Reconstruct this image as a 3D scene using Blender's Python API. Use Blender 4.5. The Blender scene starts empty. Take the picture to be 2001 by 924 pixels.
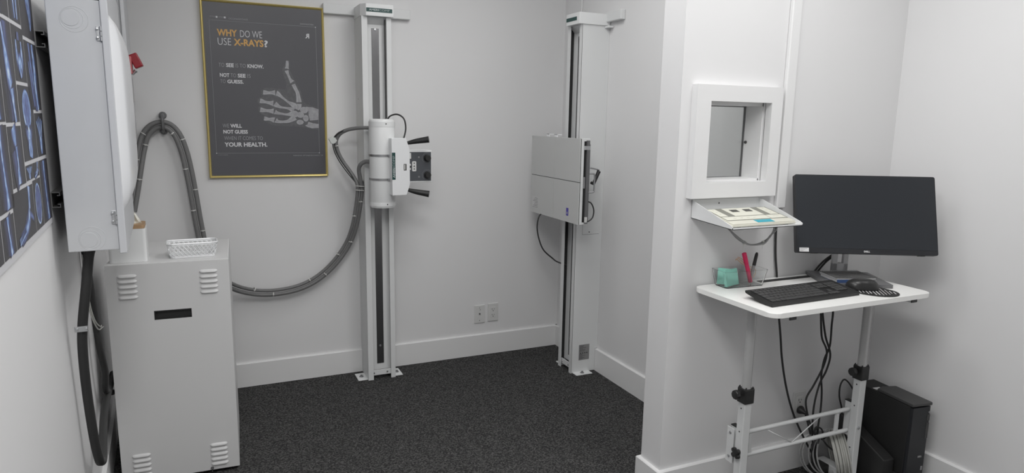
import bpy, bmesh, math, random
from mathutils import Vector, Matrix
random.seed(7)
PI = math.pi
C = bpy.context.scene.collection
S = bpy.context.scene

# ------------------------------------------------------------------ camera, world, lights, exposure
cam_data = bpy.data.cameras.new('camera')
cam_data.sensor_width = 36.0
cam_data.lens = 1319.1 / 2001 * 36
cam_data.clip_start = 0.02
cam = bpy.data.objects.new('camera', cam_data)
C.objects.link(cam)
_r = Vector((0.90981, -0.41467, 0.01704)); _u = Vector((0.05563, 0.16255, 0.98513)); _f = Vector((0.41127, 0.89534, -0.17096))
cam.matrix_world = Matrix(((_r.x, _u.x, -_f.x, -2.0626), (_r.y, _u.y, -_f.y, -3.7644), (_r.z, _u.z, -_f.z, 1.457), (0, 0, 0, 1)))
S.camera = cam
S.view_settings.view_transform = 'Standard'
S.view_settings.look = 'None'
S.view_settings.gamma = 1
S.view_settings.use_curve_mapping = False
S.view_settings.exposure = 0.0
world = bpy.data.worlds.new('room_air')
world.use_nodes = True
world.node_tree.nodes['Background'].inputs[0].default_value = (0.9, 0.95, 1, 1)
world.node_tree.nodes['Background'].inputs[1].default_value = 0.05
S.world = world

def area_light(name, loc, sx, sy, power, colour=(1.0, 0.995, 0.985)):
    d = bpy.data.lights.new(name, 'AREA'); d.shape = 'RECTANGLE'; d.size = sx; d.size_y = sy
    d.energy = power; d.color = colour
    o = bpy.data.objects.new(name, d); C.objects.link(o); o.location = loc
    return o
CEIL = 2.62
LAMPS = [(-0.30, -2.75, 0.55, 1.15, 15.0), (-0.85, -1.10, 0.6, 0.6, 8.0), (-1.90, -3.20, 0.6, 1.2, 31.0), (-1.20, -1.90, 0.6, 0.6, 8.5)]
for lx, ly, sx, sy, pw in LAMPS:
    area_light('ceiling_lamp_light', (lx, ly, CEIL - 0.035), sx, sy, pw)

# ------------------------------------------------------------------ materials
def mat(name, col, rough=0.5, metal=0.0, spec=0.5, coat=0.0, bump=None, var=0.0, vscale=8.0):
    m = bpy.data.materials.new(name); m.use_nodes = True
    nt = m.node_tree; b = nt.nodes['Principled BSDF']
    if isinstance(col, (int, float)): col = (col, col, col)
    b.inputs['Base Color'].default_value = (*col, 1)
    b.inputs['Roughness'].default_value = rough
    b.inputs['Metallic'].default_value = metal
    b.inputs['Specular IOR Level'].default_value = spec
    b.inputs['Coat Weight'].default_value = coat
    tc = nt.nodes.new('ShaderNodeTexCoord')
    if var > 0:
        n = nt.nodes.new('ShaderNodeTexNoise'); n.inputs['Scale'].default_value = vscale; n.inputs['Detail'].default_value = 4
        nt.links.new(tc.outputs['Object'], n.inputs['Vector'])
        r = nt.nodes.new('ShaderNodeMapRange'); r.inputs[3].default_value = 1 - var; r.inputs[4].default_value = 1 + var
        nt.links.new(n.outputs['Fac'], r.inputs[0])
        mx = nt.nodes.new('ShaderNodeVectorMath'); mx.operation = 'SCALE'; mx.inputs[0].default_value = col
        nt.links.new(r.outputs[0], mx.inputs['Scale']); nt.links.new(mx.outputs[0], b.inputs['Base Color'])
    if bump:
        sc, st, di = bump
        n2 = nt.nodes.new('ShaderNodeTexNoise'); n2.inputs['Scale'].default_value = sc; n2.inputs['Detail'].default_value = 3
        nt.links.new(tc.outputs['Object'], n2.inputs['Vector'])
        bp = nt.nodes.new('ShaderNodeBump'); bp.inputs['Strength'].default_value = st; bp.inputs['Distance'].default_value = di
        nt.links.new(n2.outputs['Fac'], bp.inputs['Height']); nt.links.new(bp.outputs[0], b.inputs['Normal'])
    return m

def ramp_mat(name, stops, attr='glow', noise=0.0, nscale=40, rough=0.45, coat=0.0):
    m = bpy.data.materials.new(name); m.use_nodes = True
    nt = m.node_tree; b = nt.nodes['Principled BSDF']; b.inputs['Roughness'].default_value = rough; b.inputs['Coat Weight'].default_value = coat
    a = nt.nodes.new('ShaderNodeAttribute'); a.attribute_name = attr
    src = a.outputs['Fac']
    if noise:
        tc = nt.nodes.new('ShaderNodeTexCoord'); n = nt.nodes.new('ShaderNodeTexNoise'); n.inputs['Scale'].default_value = nscale; n.inputs['Detail'].default_value = 5
        nt.links.new(tc.outputs['Object'], n.inputs['Vector'])
        r = nt.nodes.new('ShaderNodeMapRange'); r.inputs[1].default_value = 0.3; r.inputs[2].default_value = 0.7; r.inputs[3].default_value = 1 - noise; r.inputs[4].default_value = 1 + noise * 0.4
        nt.links.new(n.outputs['Fac'], r.inputs[0])
        mu = nt.nodes.new('ShaderNodeMath'); mu.operation = 'MULTIPLY'
        nt.links.new(src, mu.inputs[0]); nt.links.new(r.outputs[0], mu.inputs[1]); src = mu.outputs[0]
    cr = nt.nodes.new('ShaderNodeValToRGB'); e = cr.color_ramp.elements
    while len(e) < len(stops): e.new(0.5)
    for el, (p, c) in zip(e, stops): el.position = p; el.color = (*c, 1)
    nt.links.new(src, cr.inputs[0]); nt.links.new(cr.outputs[0], b.inputs['Base Color'])
    return m

WALL = mat('wall_paint', (0.772, 0.77, 0.773), 0.6, spec=0.25, bump=(220, 0.05, 0.001), var=0.012, vscale=1.5)
TRIM = mat('trim_paint', (0.80, 0.80, 0.80), 0.4, spec=0.35)
WHITE = mat('white_enamel', (0.80, 0.81, 0.81), 0.35)
COLW = mat('stand_enamel', (0.74, 0.75, 0.75), 0.4)
CABW = mat('cabinet_enamel', (0.66, 0.66, 0.66), 0.45, bump=(600, 0.04, 0.0005))
PANG = mat('panel_grey_enamel', (0.55, 0.56, 0.575), 0.42, var=0.03, vscale=12)
PLATEW = mat('cover_enamel', (0.57, 0.58, 0.60), 0.35)
GLOSSW = mat('glossy_white_plastic', (0.82, 0.83, 0.84), 0.22)
BLACK = mat('black_plastic', 0.022, 0.42)
BLACKM = mat('matte_black', 0.018, 0.6)
RUBBER = mat('black_rubber', 0.03, 0.55)
DARKG = mat('dark_grey_plastic', 0.055, 0.5)
GREYH = mat('grey_hose', (0.175, 0.175, 0.175), 0.5, var=0.08, vscale=60)
TIE = mat('nylon_tie', (0.62, 0.62, 0.60), 0.4)
STEEL = mat('brushed_steel', (0.42, 0.42, 0.43), 0.32, 1.0)
STRIPM = mat('steel_strip', (0.27, 0.27, 0.275), 0.24, 0.95)
ZINC = mat('zinc_metal', (0.55, 0.56, 0.57), 0.35, 0.9)
BRASS = mat('gold_frame', (0.72, 0.58, 0.22), 0.30, 0.65, var=0.05, vscale=6)
GREEN = mat('green_label', (0.012, 0.06, 0.055), 0.4)
LGREY = mat('lettering_grey', (0.45, 0.5, 0.5), 0.5)
RED = mat('red_handle', (0.30, 0.012, 0.022), 0.4)
DESKW = mat('white_laminate', (0.90, 0.90, 0.88), 0.3)
DESKF = mat('white_powder_coat', (0.70, 0.71, 0.71), 0.38)
SCREEN = mat('dark_screen', (0.024, 0.027, 0.032), 0.30, spec=0.45)
KEYC = mat('keyboard_case_black', 0.011, 0.5)
BEZEL = mat('bezel_black', (0.016, 0.017, 0.02), 0.4)
KEYS = mat('key_black', 0.024, 0.45)
STANDG = mat('stand_grey_metal', (0.17, 0.17, 0.175), 0.42, 0.35)
NECKG = mat('stand_silver', (0.66, 0.66, 0.67), 0.45)
PAPER = mat('white_paper', 0.75, 0.7)
BLUE = mat('blue_cover', (0.045, 0.085, 0.2), 0.5)
GREYC = mat('grey_cover', (0.085, 0.085, 0.085), 0.75, spec=0.2, var=0.2, vscale=30)
PINK = mat('pink_marker', (0.75, 0.03, 0.13), 0.35)
TEAL = mat('teal_paper', (0.30, 0.68, 0.57), 0.7)
PEACH = mat('peach_band', (0.75, 0.45, 0.25), 0.6)
IVORY = mat('ivory_plastic', (0.63, 0.62, 0.54), 0.45)
IVORYL = mat('ivory_print', (0.68, 0.675, 0.59), 0.5)
KGREY = mat('keypad_grey', (0.22, 0.22, 0.19), 0.5)
KDARK = mat('keypad_window', (0.05, 0.05, 0.045), 0.3)
CYAN = mat('cyan_label', (0.03, 0.33, 0.42), 0.5)
WOOD = mat('light_wood', (0.42, 0.27, 0.15), 0.5, var=0.2, vscale=25)
BLUEL = mat('blue_violet_label', (0.06, 0.04, 0.35), 0.4)
LTG = mat('light_grey_print', 0.42, 0.5)
CABLEW = mat('white_cable', (0.46, 0.46, 0.43), 0.5)
PRINT = mat('poster_print', (0.086, 0.086, 0.096), 0.35, spec=0.5, coat=0.25)
TXTW = mat('poster_white_ink', (0.72, 0.72, 0.74), 0.5)
TXTG = mat('poster_grey_ink', (0.34, 0.34, 0.36), 0.5)
TXTO = mat('poster_orange_ink', (0.68, 0.39, 0.12), 0.5)
OFFW = mat('outlet_plastic', (0.68, 0.68, 0.67), 0.4)
DETW = mat('detector_face', (0.56, 0.565, 0.56), 0.5)

def carpet_mat():
    m = bpy.data.materials.new('charcoal_carpet'); m.use_nodes = True
    nt = m.node_tree; b = nt.nodes['Principled BSDF']; b.inputs['Roughness'].default_value = 0.95; b.inputs['Specular IOR Level'].default_value = 0.1
    tc = nt.nodes.new('ShaderNodeTexCoord')
    v = nt.nodes.new('ShaderNodeTexVoronoi'); v.inputs['Scale'].default_value = 190
    n = nt.nodes.new('ShaderNodeTexNoise'); n.inputs['Scale'].default_value = 120; n.inputs['Detail'].default_value = 4; n.inputs['Roughness'].default_value = 0.7
    for q in (v, n): nt.links.new(tc.outputs['Object'], q.inputs['Vector'])
    ad = nt.nodes.new('ShaderNodeMath'); ad.operation = 'ADD'
    sep = nt.nodes.new('ShaderNodeSeparateColor'); nt.links.new(v.outputs['Color'], sep.inputs[0])
    s1 = nt.nodes.new('ShaderNodeMath'); s1.operation = 'MULTIPLY'; s1.inputs[1].default_value = 0.45; nt.links.new(sep.outputs[0], s1.inputs[0])
    nt.links.new(s1.outputs[0], ad.inputs[0]); nt.links.new(n.outputs['Fac'], ad.inputs[1])
    cr = nt.nodes.new('ShaderNodeValToRGB'); e = cr.color_ramp.elements
    e[0].position = 0.42; e[0].color = (0.02, 0.02, 0.0205, 1); e[1].position = 0.98; e[1].color = (0.12, 0.118, 0.116, 1)
    e.new(0.68).color = (0.042, 0.042, 0.042, 1)
    nt.links.new(ad.outputs[0], cr.inputs[0]); nt.links.new(cr.outputs[0], b.inputs['Base Color'])
    bp = nt.nodes.new('ShaderNodeBump'); bp.inputs['Strength'].default_value = 0.7; bp.inputs['Distance'].default_value = 0.004
    nt.links.new(ad.outputs[0], bp.inputs['Height']); nt.links.new(bp.outputs[0], b.inputs['Normal'])
    return m
CARPET = carpet_mat()

def glass_mat(name, tint, rough=0.0, trans=1.0, ior=1.2):
    m = bpy.data.materials.new(name); m.use_nodes = True
    b = m.node_tree.nodes['Principled BSDF']
    b.inputs['Base Color'].default_value = (*tint, 1); b.inputs['Roughness'].default_value = rough
    b.inputs['Transmission Weight'].default_value = trans; b.inputs['IOR'].default_value = ior
    return m
GLASS = glass_mat('lead_glass', (0.86, 0.88, 0.87), 0.0, 1.0, 1.45)
ACRYL = glass_mat('clear_acrylic', (0.97, 0.98, 0.98), 0.02, 1.0, 1.3)
MURAL = ramp_mat('mural_print', [(0.0, (0.055, 0.053, 0.058)), (0.22, (0.07, 0.075, 0.14)), (0.5, (0.13, 0.17, 0.38)), (0.78, (0.27, 0.42, 0.72)), (1.0, (0.66, 0.76, 0.90))], noise=0.35, nscale=55, rough=0.5)
HANDM = ramp_mat('hand_print', [(0.0, (0.07, 0.07, 0.077)), (0.3, (0.10, 0.10, 0.108)), (1.0, (0.44, 0.44, 0.46))], noise=0.18, nscale=60, rough=0.4, coat=0.25)
def emit(name, col, s):
    m = bpy.data.materials.new(name); m.use_nodes = True; b = m.node_tree.nodes['Principled BSDF']
    b.inputs['Emission Color'].default_value = (*col, 1); b.inputs['Emission Strength'].default_value = s; b.inputs['Base Color'].default_value = (0.8, 0.8, 0.8, 1)
    return m
LAMPM = emit('lamp_diffuser', (1, 0.99, 0.97), 3.0)

# ------------------------------------------------------------------ mesh helpers
I4 = Matrix.Identity(4)
class MB:
    """collects shapes into one mesh; M maps local coordinates to the world"""
    def __init__(s, M=None):
        s.bm = bmesh.new(); s.M = M or I4
    def _add(s, verts, faces, smooth=False, bevel=0.0, seg=2):
        vs = [s.bm.verts.new(v) for v in verts]
        fs = []
        for f in faces:
            try: fs.append(s.bm.faces.new([vs[i] for i in f]))
            except ValueError: pass
        for f in fs: f.smooth = smooth
        if bevel > 0:
            es = list({e for f in fs for e in f.edges})
            bmesh.ops.bevel(s.bm, geom=es, offset=bevel, segments=seg, affect='EDGES', profile=0.5, clamp_overlap=True)
        return s
    def box(s, a, b, bevel=0.0, seg=2, R=None):
        x0, y0, z0 = a; x1, y1, z1 = b
        v = [Vector(p) for p in ((x0,y0,z0),(x1,y0,z0),(x1,y1,z0),(x0,y1,z0),(x0,y0,z1),(x1,y0,z1),(x1,y1,z1),(x0,y1,z1))]
        if R is not None: v = [R @ p for p in v]
        return s._add(v, [(0,3,2,1),(4,5,6,7),(0,1,5,4),(1,2,6,5),(2,3,7,6),(3,0,4,7)], bevel=bevel, seg=seg)
    def prism(s, poly, axis, d0, d1, bevel=0.0, seg=2, R=None):
        """poly: 2D points; axis 0/1/2 is the extrusion axis, the other two follow in x,y,z order"""
        def P(p, d):
            l = [p[0], p[1]]; l.insert(axis, d); q = Vector(l)
            return R @ q if R is not None else q
        n = len(poly)
        v = [P(p, d0) for p in poly] + [P(p, d1) for p in poly]
        f = [tuple(range(n)), tuple(range(2*n-1, n-1, -1))] + [(i, (i+1) % n + 0, (i+1) % n + n, i+n) for i in range(n)]
        return s._add(v, f, bevel=bevel, seg=seg)
    def cyl(s, p0, p1, r0, r1=None, n=20, caps=True, smooth=True):
        if r1 is None: r1 = r0
        return s.tube([p0, p1], [r0, r1], n=n, smooth_path=False, caps=caps, smooth=smooth)
    def tube(s, pts, r, n=10, smooth_path=True, caps=True, sub=6, smooth=True, flat=None):
        pts = [Vector(p) for p in pts]
        rs = list(r) if isinstance(r, (list, tuple)) else [r]*len(pts)
        if smooth_path and len(pts) > 2:
            q = []; rr = []
            for i in range(len(pts)-1):
                p0 = pts[max(i-1,0)]; p1 = pts[i]; p2 = pts[i+1]; p3 = pts[min(i+2,len(pts)-1)]
                for k in range(sub):
                    t = k/sub
                    q.append(0.5*((2*p1)+(p2-p0)*t+(2*p0-5*p1+4*p2-p3)*t*t+(3*p1-p0-3*p2+p3)*t**3)); rr.append(rs[i]*(1-t)+rs[i+1]*t)
            q.append(pts[-1]); rr.append(rs[-1]); pts, rs = q, rr
        rings = []; prev = None
        for i, p in enumerate(pts):
            t = (pts[min(i+1,len(pts)-1)] - pts[max(i-1,0)]).normalized()
            if prev is None:
                a = Vector((0,0,1)) if abs(t.z) < 0.9 else Vector((1,0,0))
                u = t.cross(a).normalized()
            else:
                u = (prev - t*prev.dot(t)).normalized()
            prev = u; w = t.cross(u)
            fl = 1.0 if flat is None else flat
            rings.append([s.bm.verts.new(p + (u*math.cos(2*PI*k/n) + w*fl*math.sin(2*PI*k/n))*rs[i]) for k in range(n)])
        for a, b in zip(rings, rings[1:]):
            for k in range(n):
                f = s.bm.faces.new((a[k], a[(k+1)%n], b[(k+1)%n], b[k])); f.smooth = smooth
        if caps:
            s.bm.faces.new(rings[0][::-1]); s.bm.faces.new(rings[-1])
        return s
    def lathe(s, prof, o=(0,0,0), axis=(0,0,1), n=28, smooth=True):
        """prof: (radius, height along axis)"""
        ax = Vector(axis).normalized(); a = Vector((0,0,1)) if abs(ax.z) < 0.9 else Vector((1,0,0))
        u = ax.cross(a).normalized(); w = ax.cross(u); o = Vector(o)
        rings = []
        for r, h in prof:
            if r < 1e-6: rings.append([s.bm.verts.new(o + ax*h)])
            else: rings.append([s.bm.verts.new(o + ax*h + (u*math.cos(2*PI*k/n)+w*math.sin(2*PI*k/n))*r) for k in range(n)])
        for a, b in zip(rings, rings[1:]):
            for k in range(n):
                if len(a) == 1 and len(b) == 1: continue
                if len(a) == 1: f = s.bm.faces.new((a[0], b[(k+1)%n], b[k]))
                elif len(b) == 1: f = s.bm.faces.new((a[k], a[(k+1)%n], b[0]))
                else: f = s.bm.faces.new((a[k], a[(k+1)%n], b[(k+1)%n], b[k]))
                f.smooth = smooth
        return s
    def torus(s, c, R0, r, axis=(0,0,1), n=36, m=8, a0=0, a1=2*PI):
        ax = Vector(axis).normalized(); a = Vector((0,0,1)) if abs(ax.z) < 0.9 else Vector((1,0,0))
        u = ax.cross(a).normalized(); w = ax.cross(u)
        pts = [Vector(c) + (u*math.cos(a0+(a1-a0)*k/n) + w*math.sin(a0+(a1-a0)*k/n))*R0 for k in range(n+1)]
        return s.tube(pts, r, n=m, smooth_path=False, caps=False)
    def raw(s, verts, faces, smooth=False):
        return s._add([Vector(v) for v in verts], faces, smooth)
    def build(s, name, material, parent=None, label=None, sharp=40):
        me = bpy.data.meshes.new(name)
        bmesh.ops.recalc_face_normals(s.bm, faces=list(s.bm.faces))
        s.bm.to_mesh(me); s.bm.free()
        me.transform(s.M)
        if parent is not None: me.transform(world_of(parent).inverted())
        me.materials.append(material)
        fl = [p.use_smooth for p in me.polygons]
        me.set_sharp_from_angle(angle=math.radians(sharp))
        me.polygons.foreach_set('use_smooth', fl)
        o = bpy.data.objects.new(name, me); C.objects.link(o)
        if parent is not None: o.parent = parent
        if label: o['label'] = label
        return o

def world_of(o):
    m = o.matrix_basis.copy()
    return (world_of(o.parent) @ m) if o.parent else m

def thing(name, label, cat, loc=(0,0,0), group=None, rz=0.0):
    o = bpy.data.objects.new(name, None); C.objects.link(o); o.location = loc; o.rotation_euler = (0,0,rz)
    o.empty_display_size = 0.05
    o['label'] = label; o['category'] = cat
    if group: o['group'] = group
    return o
def tag(o, label, cat, group=None):
    o['label'] = label; o['category'] = cat
    if group: o['group'] = group
    return o
def struct(o):
    o['kind'] = 'structure'; return o

def text(name, body, material, parent, origin, ux, uz, width, height, bold=0.0, depth=0.0006, mirror=False):
    """raised lettering; origin = lower left corner, ux / uz = unit vectors of writing and up direction; caps fill width x height"""
    cu = bpy.data.curves.new(name, 'FONT'); cu.body = body; cu.size = 1.0; cu.extrude = 0.001; cu.offset = bold
    cu.resolution_u = 3
    tmp = bpy.data.objects.new(name + '_tmp', cu); C.objects.link(tmp)
    bpy.context.view_layer.update()
    me = bpy.data.meshes.new_from_object(tmp.evaluated_get(bpy.context.evaluated_depsgraph_get()))
    bpy.data.objects.remove(tmp); bpy.data.curves.remove(cu)
    xs = [v.co.x for v in me.vertices]; ys = [v.co.y for v in me.vertices]
    x0, x1, y0, y1 = min(xs), max(xs), min(ys), max(ys)
    ux = Vector(ux).normalized(); uz = Vector(uz).normalized(); n = ux.cross(uz); og = Vector(origin)
    for v in me.vertices:
        fx = (v.co.x-x0)/max(x1-x0,1e-6)
        if mirror: fx = 1-fx
        d = depth if v.co.z > 0 else 0.0
        v.co = og + ux*fx*width + uz*((v.co.y-y0)/max(y1-y0,1e-6))*height + n*d
    if parent is not None: me.transform(world_of(parent).inverted())
    me.materials.clear(); me.materials.append(material); me.name = name
    o = bpy.data.objects.new(name, me); C.objects.link(o)
    if parent is not None: o.parent = parent
    return o

def rrect(w, h, r, n=5, cx=0.0, cy=0.0):
    p = []
    for sx, sy, a in ((1,1,0),(-1,1,90),(-1,-1,180),(1,-1,270)):
        for k in range(n+1):
            t = math.radians(a + 90*k/n)
            p.append((cx + sx*(w/2-r) + r*math.cos(t), cy + sy*(h/2-r) + r*math.sin(t)))
    return p

class Soft:
    """flat printed shapes with a 'glow' value per vertex"""
    def __init__(s, f): s.v = []; s.f = []; s.g = []; s.map = f; s.k = 0
    def strip(s, pts, prof, scale=1.0, sub=4):
        # pts: (a, b, halfwidth)
        P = [Vector(p) for p in pts]; q = []
        for i in range(len(P)-1):
            p0 = P[max(i-1,0)]; p1 = P[i]; p2 = P[i+1]; p3 = P[min(i+2,len(P)-1)]
            for k in range(sub):
                t = k/sub; q.append(0.5*((2*p1)+(p2-p0)*t+(2*p0-5*p1+4*p2-p3)*t*t+(3*p1-p0-3*p2+p3)*t**3))
        q.append(P[-1]); s.k += 1
        m = len(prof); base = len(s.v)
        for i, p in enumerate(q):
            a = q[max(i-1,0)]; b = q[min(i+1,len(q)-1)]
            t = Vector((b.x-a.x, b.y-a.y)); t = t.normalized() if t.length > 1e-9 else Vector((1,0)); n = Vector((-t.y, t.x))
            for j in range(m):
                o = -1 + 2*j/(m-1); pp = Vector((p.x, p.y)) + n*o*max(p.z,0)
                s.v.append(s.map(pp.x, pp.y, s.k)); s.g.append(prof[j]*scale)
        for i in range(len(q)-1):
            for j in range(m-1):
                s.f.append((base+i*m+j, base+i*m+j+1, base+(i+1)*m+j+1, base+(i+1)*m+j))
        return s
    def blob(s, cx, cy, rx, ry, inner, outer, n=20, ring=None):
        s.k += 1; base = len(s.v); rr = ring or [(0.0, inner), (0.55, inner), (1.0, outer)]
        for fr, g in rr:
            for k in range(n):
                s.v.append(s.map(cx+rx*fr*math.cos(2*PI*k/n), cy+ry*fr*math.sin(2*PI*k/n), s.k)); s.g.append(g)
        for i in range(len(rr)-1):
            for k in range(n): s.f.append((base+i*n+k, base+i*n+(k+1)%n, base+(i+1)*n+(k+1)%n, base+(i+1)*n+k))
        return s
    def poly(s, pts, g):
        s.k += 1; base = len(s.v)
        for p in pts: s.v.append(s.map(p[0], p[1], s.k)); s.g.append(g)
        s.f.append(tuple(range(base, base+len(pts)))); return s
    def build(s, name, material, parent):
        me = bpy.data.meshes.new(name); me.from_pydata(s.v, [], s.f)
        a = me.attributes.new('glow', 'FLOAT', 'POINT'); a.data.foreach_set('value', s.g)
        me.transform(world_of(parent).inverted()); me.materials.append(material)
        o = bpy.data.objects.new(name, me); C.objects.link(o); o.parent = parent
        return o

# ------------------------------------------------------------------ the room
XA = 0.597; YP = -1.8156; YB = -1.695; XP = -0.525; YR = -5.1; LY = 0.0477
ML = Matrix.Translation((-2.51, 0, 0)) @ Matrix.Rotation(LY, 4, 'Z')      # frame of the left wall: x out of the wall, y along it
BBH = 0.1336; BT = 0.015
struct(MB().box((-2.8, -5.3, -0.1), (0.8, 0.1, 0.0)).build('floor', CARPET))
struct(MB().box((-2.8, -5.3, CEIL), (0.8, 0.1, CEIL+0.1)).build('ceiling', mat('ceiling_paint', 0.82, 0.8)))
struct(MB().box((-2.7, 0.0, 0), (0.12, 0.1, CEIL)).build('wall_back', WALL))
struct(MB().box((0.0, YB, 0), (0.12, 0.0, CEIL)).build('wall_right', WALL))
struct(MB(ML).box((-0.12, -1.35, 0), (-0.006, 0.02, CEIL)).box((-0.12, -5.3, 0), (0.0, -1.35, CEIL)).build('wall_left', WALL))
struct(MB().box((XA, -5.3, 0), (XA+0.1, YB, CEIL)).build('wall_alcove', WALL))
struct(MB().box((-2.8, YR-0.1, 0), (0.8, YR, CEIL)).build('wall_rear', WALL))
# partition with the observation opening
ox0, ox1, oz0, oz1 = -0.415, -0.13, 1.243, 1.533
pb = MB()
pb.box((XP, YP, 0), (ox0, YB, CEIL)); pb.box((ox1, YP, 0), (XA, YB, CEIL)); pb.box((ox0, YP, 0), (ox1, YB, oz0)); pb.box((ox0, YP, oz1), (ox1, YB, CEIL))
struct(pb.build('wall_partition', WALL))
def skirting(name, pts, side=1):
    """profiled skirting along a polyline (mitred), pts on the wall face, thickness to the left (side=1) or right"""
    prof = [(0,0),(BT,0),(BT,BBH-0.004),(BT-0.004,BBH),(0,BBH)]
    P = [Vector((a,b,0)) for a,b in pts]; b = MB(); rings = []
    for i, p in enumerate(P):
        d0 = (P[i]-P[i-1]).normalized() if i else (P[1]-P[0]).normalized()
        d1 = (P[i+1]-P[i]).normalized() if i < len(P)-1 else d0
        n0 = Vector((-d0.y,d0.x,0))*side; n1 = Vector((-d1.y,d1.x,0))*side
        m = (n0+n1).normalized(); k = 1/max(m.dot(n0),0.3)
        rings.append([b.bm.verts.new(p+m*k*o+Vector((0,0,h))) for o,h in prof])
    for a,c in zip(rings, rings[1:]):
        for k in range(5): b.bm.faces.new((a[k],a[(k+1)%5],c[(k+1)%5],c[k]))
    b.bm.faces.new(rings[0]); b.bm.faces.new(rings[-1][::-1])
    return struct(b.build(name, TRIM))
skirting('baseboard_back', [(0.0, 0.0), (-2.51, 0.0)], 1)
skirting('baseboard_right', [(0.0, 0.0), (0.0, YB)], -1)
skirting('baseboard_partition', [(0.0, YB), (XP, YB), (XP, YP), (XA, YP)], -1)
skirting('baseboard_alcove', [(XA, YP), (XA, YR)], -1)
struct(MB(ML).box((0.0, -5.1, 0), (BT, -1.35, BBH)).box((-0.006, -1.35, 0), (0.009, 0, BBH)).build('baseboard_left', TRIM))
for lx, ly, sx, sy, pw in LAMPS:
    lt = thing('ceiling_light', 'flat white ceiling light panel overhead, above the frame of the photo', 'ceiling light', (lx, ly, CEIL), 'ceiling light panels')
    MB().box((lx-sx/2-0.02, ly-sy/2-0.02, CEIL-0.03), (lx+sx/2+0.02, ly+sy/2+0.02, CEIL-0.001)).build('housing', WHITE, lt)
# observation window
w1 = MB()
fo = (-0.478, -0.077, 1.187, 1.590)
for a, b in (((fo[0], YP-0.03, fo[2]), (ox0, YP+0.002, fo[3])), ((ox1, YP-0.03, fo[2]), (fo[1], YP+0.002, fo[3])), ((ox0, YP-0.03, fo[2]), (ox1, YP+0.002, oz0)), ((ox0, YP-0.03, oz1), (ox1, YP+0.002, fo[3]))):
    w1.box(a, b, 0.0)
win = struct(w1.build('window_1', TRIM))
wl = MB(); t = 0.012
for a, b in (((ox0, YP+0.012, oz0), (ox0+t, YB-0.004, oz1)), ((ox1-t*0.3, YP+0.012, oz0), (ox1, YB-0.004, oz1)), ((ox0, YP+0.012, oz0), (ox1, YB-0.004, oz0+t*0.6)), ((ox0, YP+0.012, oz1-t), (ox1, YB-0.004, oz1))):
    wl.box(a, b)
struct(wl.build('window_reveal', TRIM, win))
MB().box((ox0+t, YB-0.022, oz0+t*0.6), (ox1-t*0.3, YB-0.014, oz1-t)).build('window_glass', GLASS, win)
gb = MB()
gb.box((ox1-0.0075, YB-0.023, oz0+0.006), (ox1-0.0035, YB-0.012, oz1-0.012)); gb.box((ox0+t, YB-0.026, oz0+0.006), (ox1-0.005, YB-0.022, oz0+0.009)); gb.box((ox0+t, YB-0.026, oz1-0.015), (ox1-0.005, YB-0.022, oz1-0.012))
gb.build('glazing_bead', STANDG, win)
MB().lathe([(0, 0.006), (0.005, 0.006), (0.006, 0)], (ox1-0.004, YB-0.035, 1.385), (-1, 0, 0), n=14).build('screw_cap', DARKG, win)

# ------------------------------------------------------------------ left wall: mural, panel, switch, conduit
mu = thing('wall_mural', 'large wall print of blue x-ray images on dark tiles, on the left wall', 'wall print', tuple(ML @ Vector((0, -2.3, 1.17))))
MB(ML).box((0.0002, -2.95, 1.171), (0.0026, -1.675, 2.25)).build('backing_sheet', mat('mural_white', (0.60, 0.60, 0.62), 0.6), mu)
mm = Soft(lambda y, z, k: ML @ Vector((0.0030 + 0.00012*min(k, 60), y, z)))
BL5 = [0.0, 0.38, 0.8, 1.0, 0.8, 0.38, 0.0]; BN5 = [0.1, 0.9, 0.6, 0.9, 0.1]
rects = [(-1.861,-1.683,1.627,1.80,'shell'),(-1.998,-1.867,1.647,1.80,'pair'),(-2.30,-2.005,1.647,1.80,'bone'),(-1.854,-1.683,1.460,1.618,'arm'),
 (-1.998,-1.860,1.520,1.638,'skull2'),(-2.152,-2.004,1.434,1.638,'knee'),(-1.996,-1.814,1.348,1.512,'skull'),(-1.808,-1.683,1.348,1.452,'hand'),
 (-2.152,-2.004,1.304,1.426,'knee2'),(-2.30,-2.158,1.270,1.43,'bone'),(-2.30,-2.158,1.436,1.638,'bone'),(-1.996,-1.908,1.306,1.339,'hand'),(-1.903,-1.820,1.306,1.339,'foot'),
 (-1.813,-1.683,1.186,1.339,'bone'),(-2.176,-1.935,1.186,1.296,'foot'),(-1.929,-1.819,1.186,1.301,'oval'),(-2.30,-2.182,1.186,1.262,'bone'),
 (-2.60,-2.306,1.186,1.40,'skull'),(-2.60,-2.306,1.406,1.62,'hand'),(-2.60,-2.306,1.626,1.80,'knee'),(-2.94,-2.606,1.186,1.50,'arm'),(-2.94,-2.606,1.506,1.80,'skull2'),
 (-2.10,-1.683,1.806,2.02,'skull'),(-2.5,-2.106,1.806,2.02,'hand'),(-2.94,-2.506,1.806,2.02,'foot'),(-2.94,-1.683,2.026,2.24,'pair')]
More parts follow.
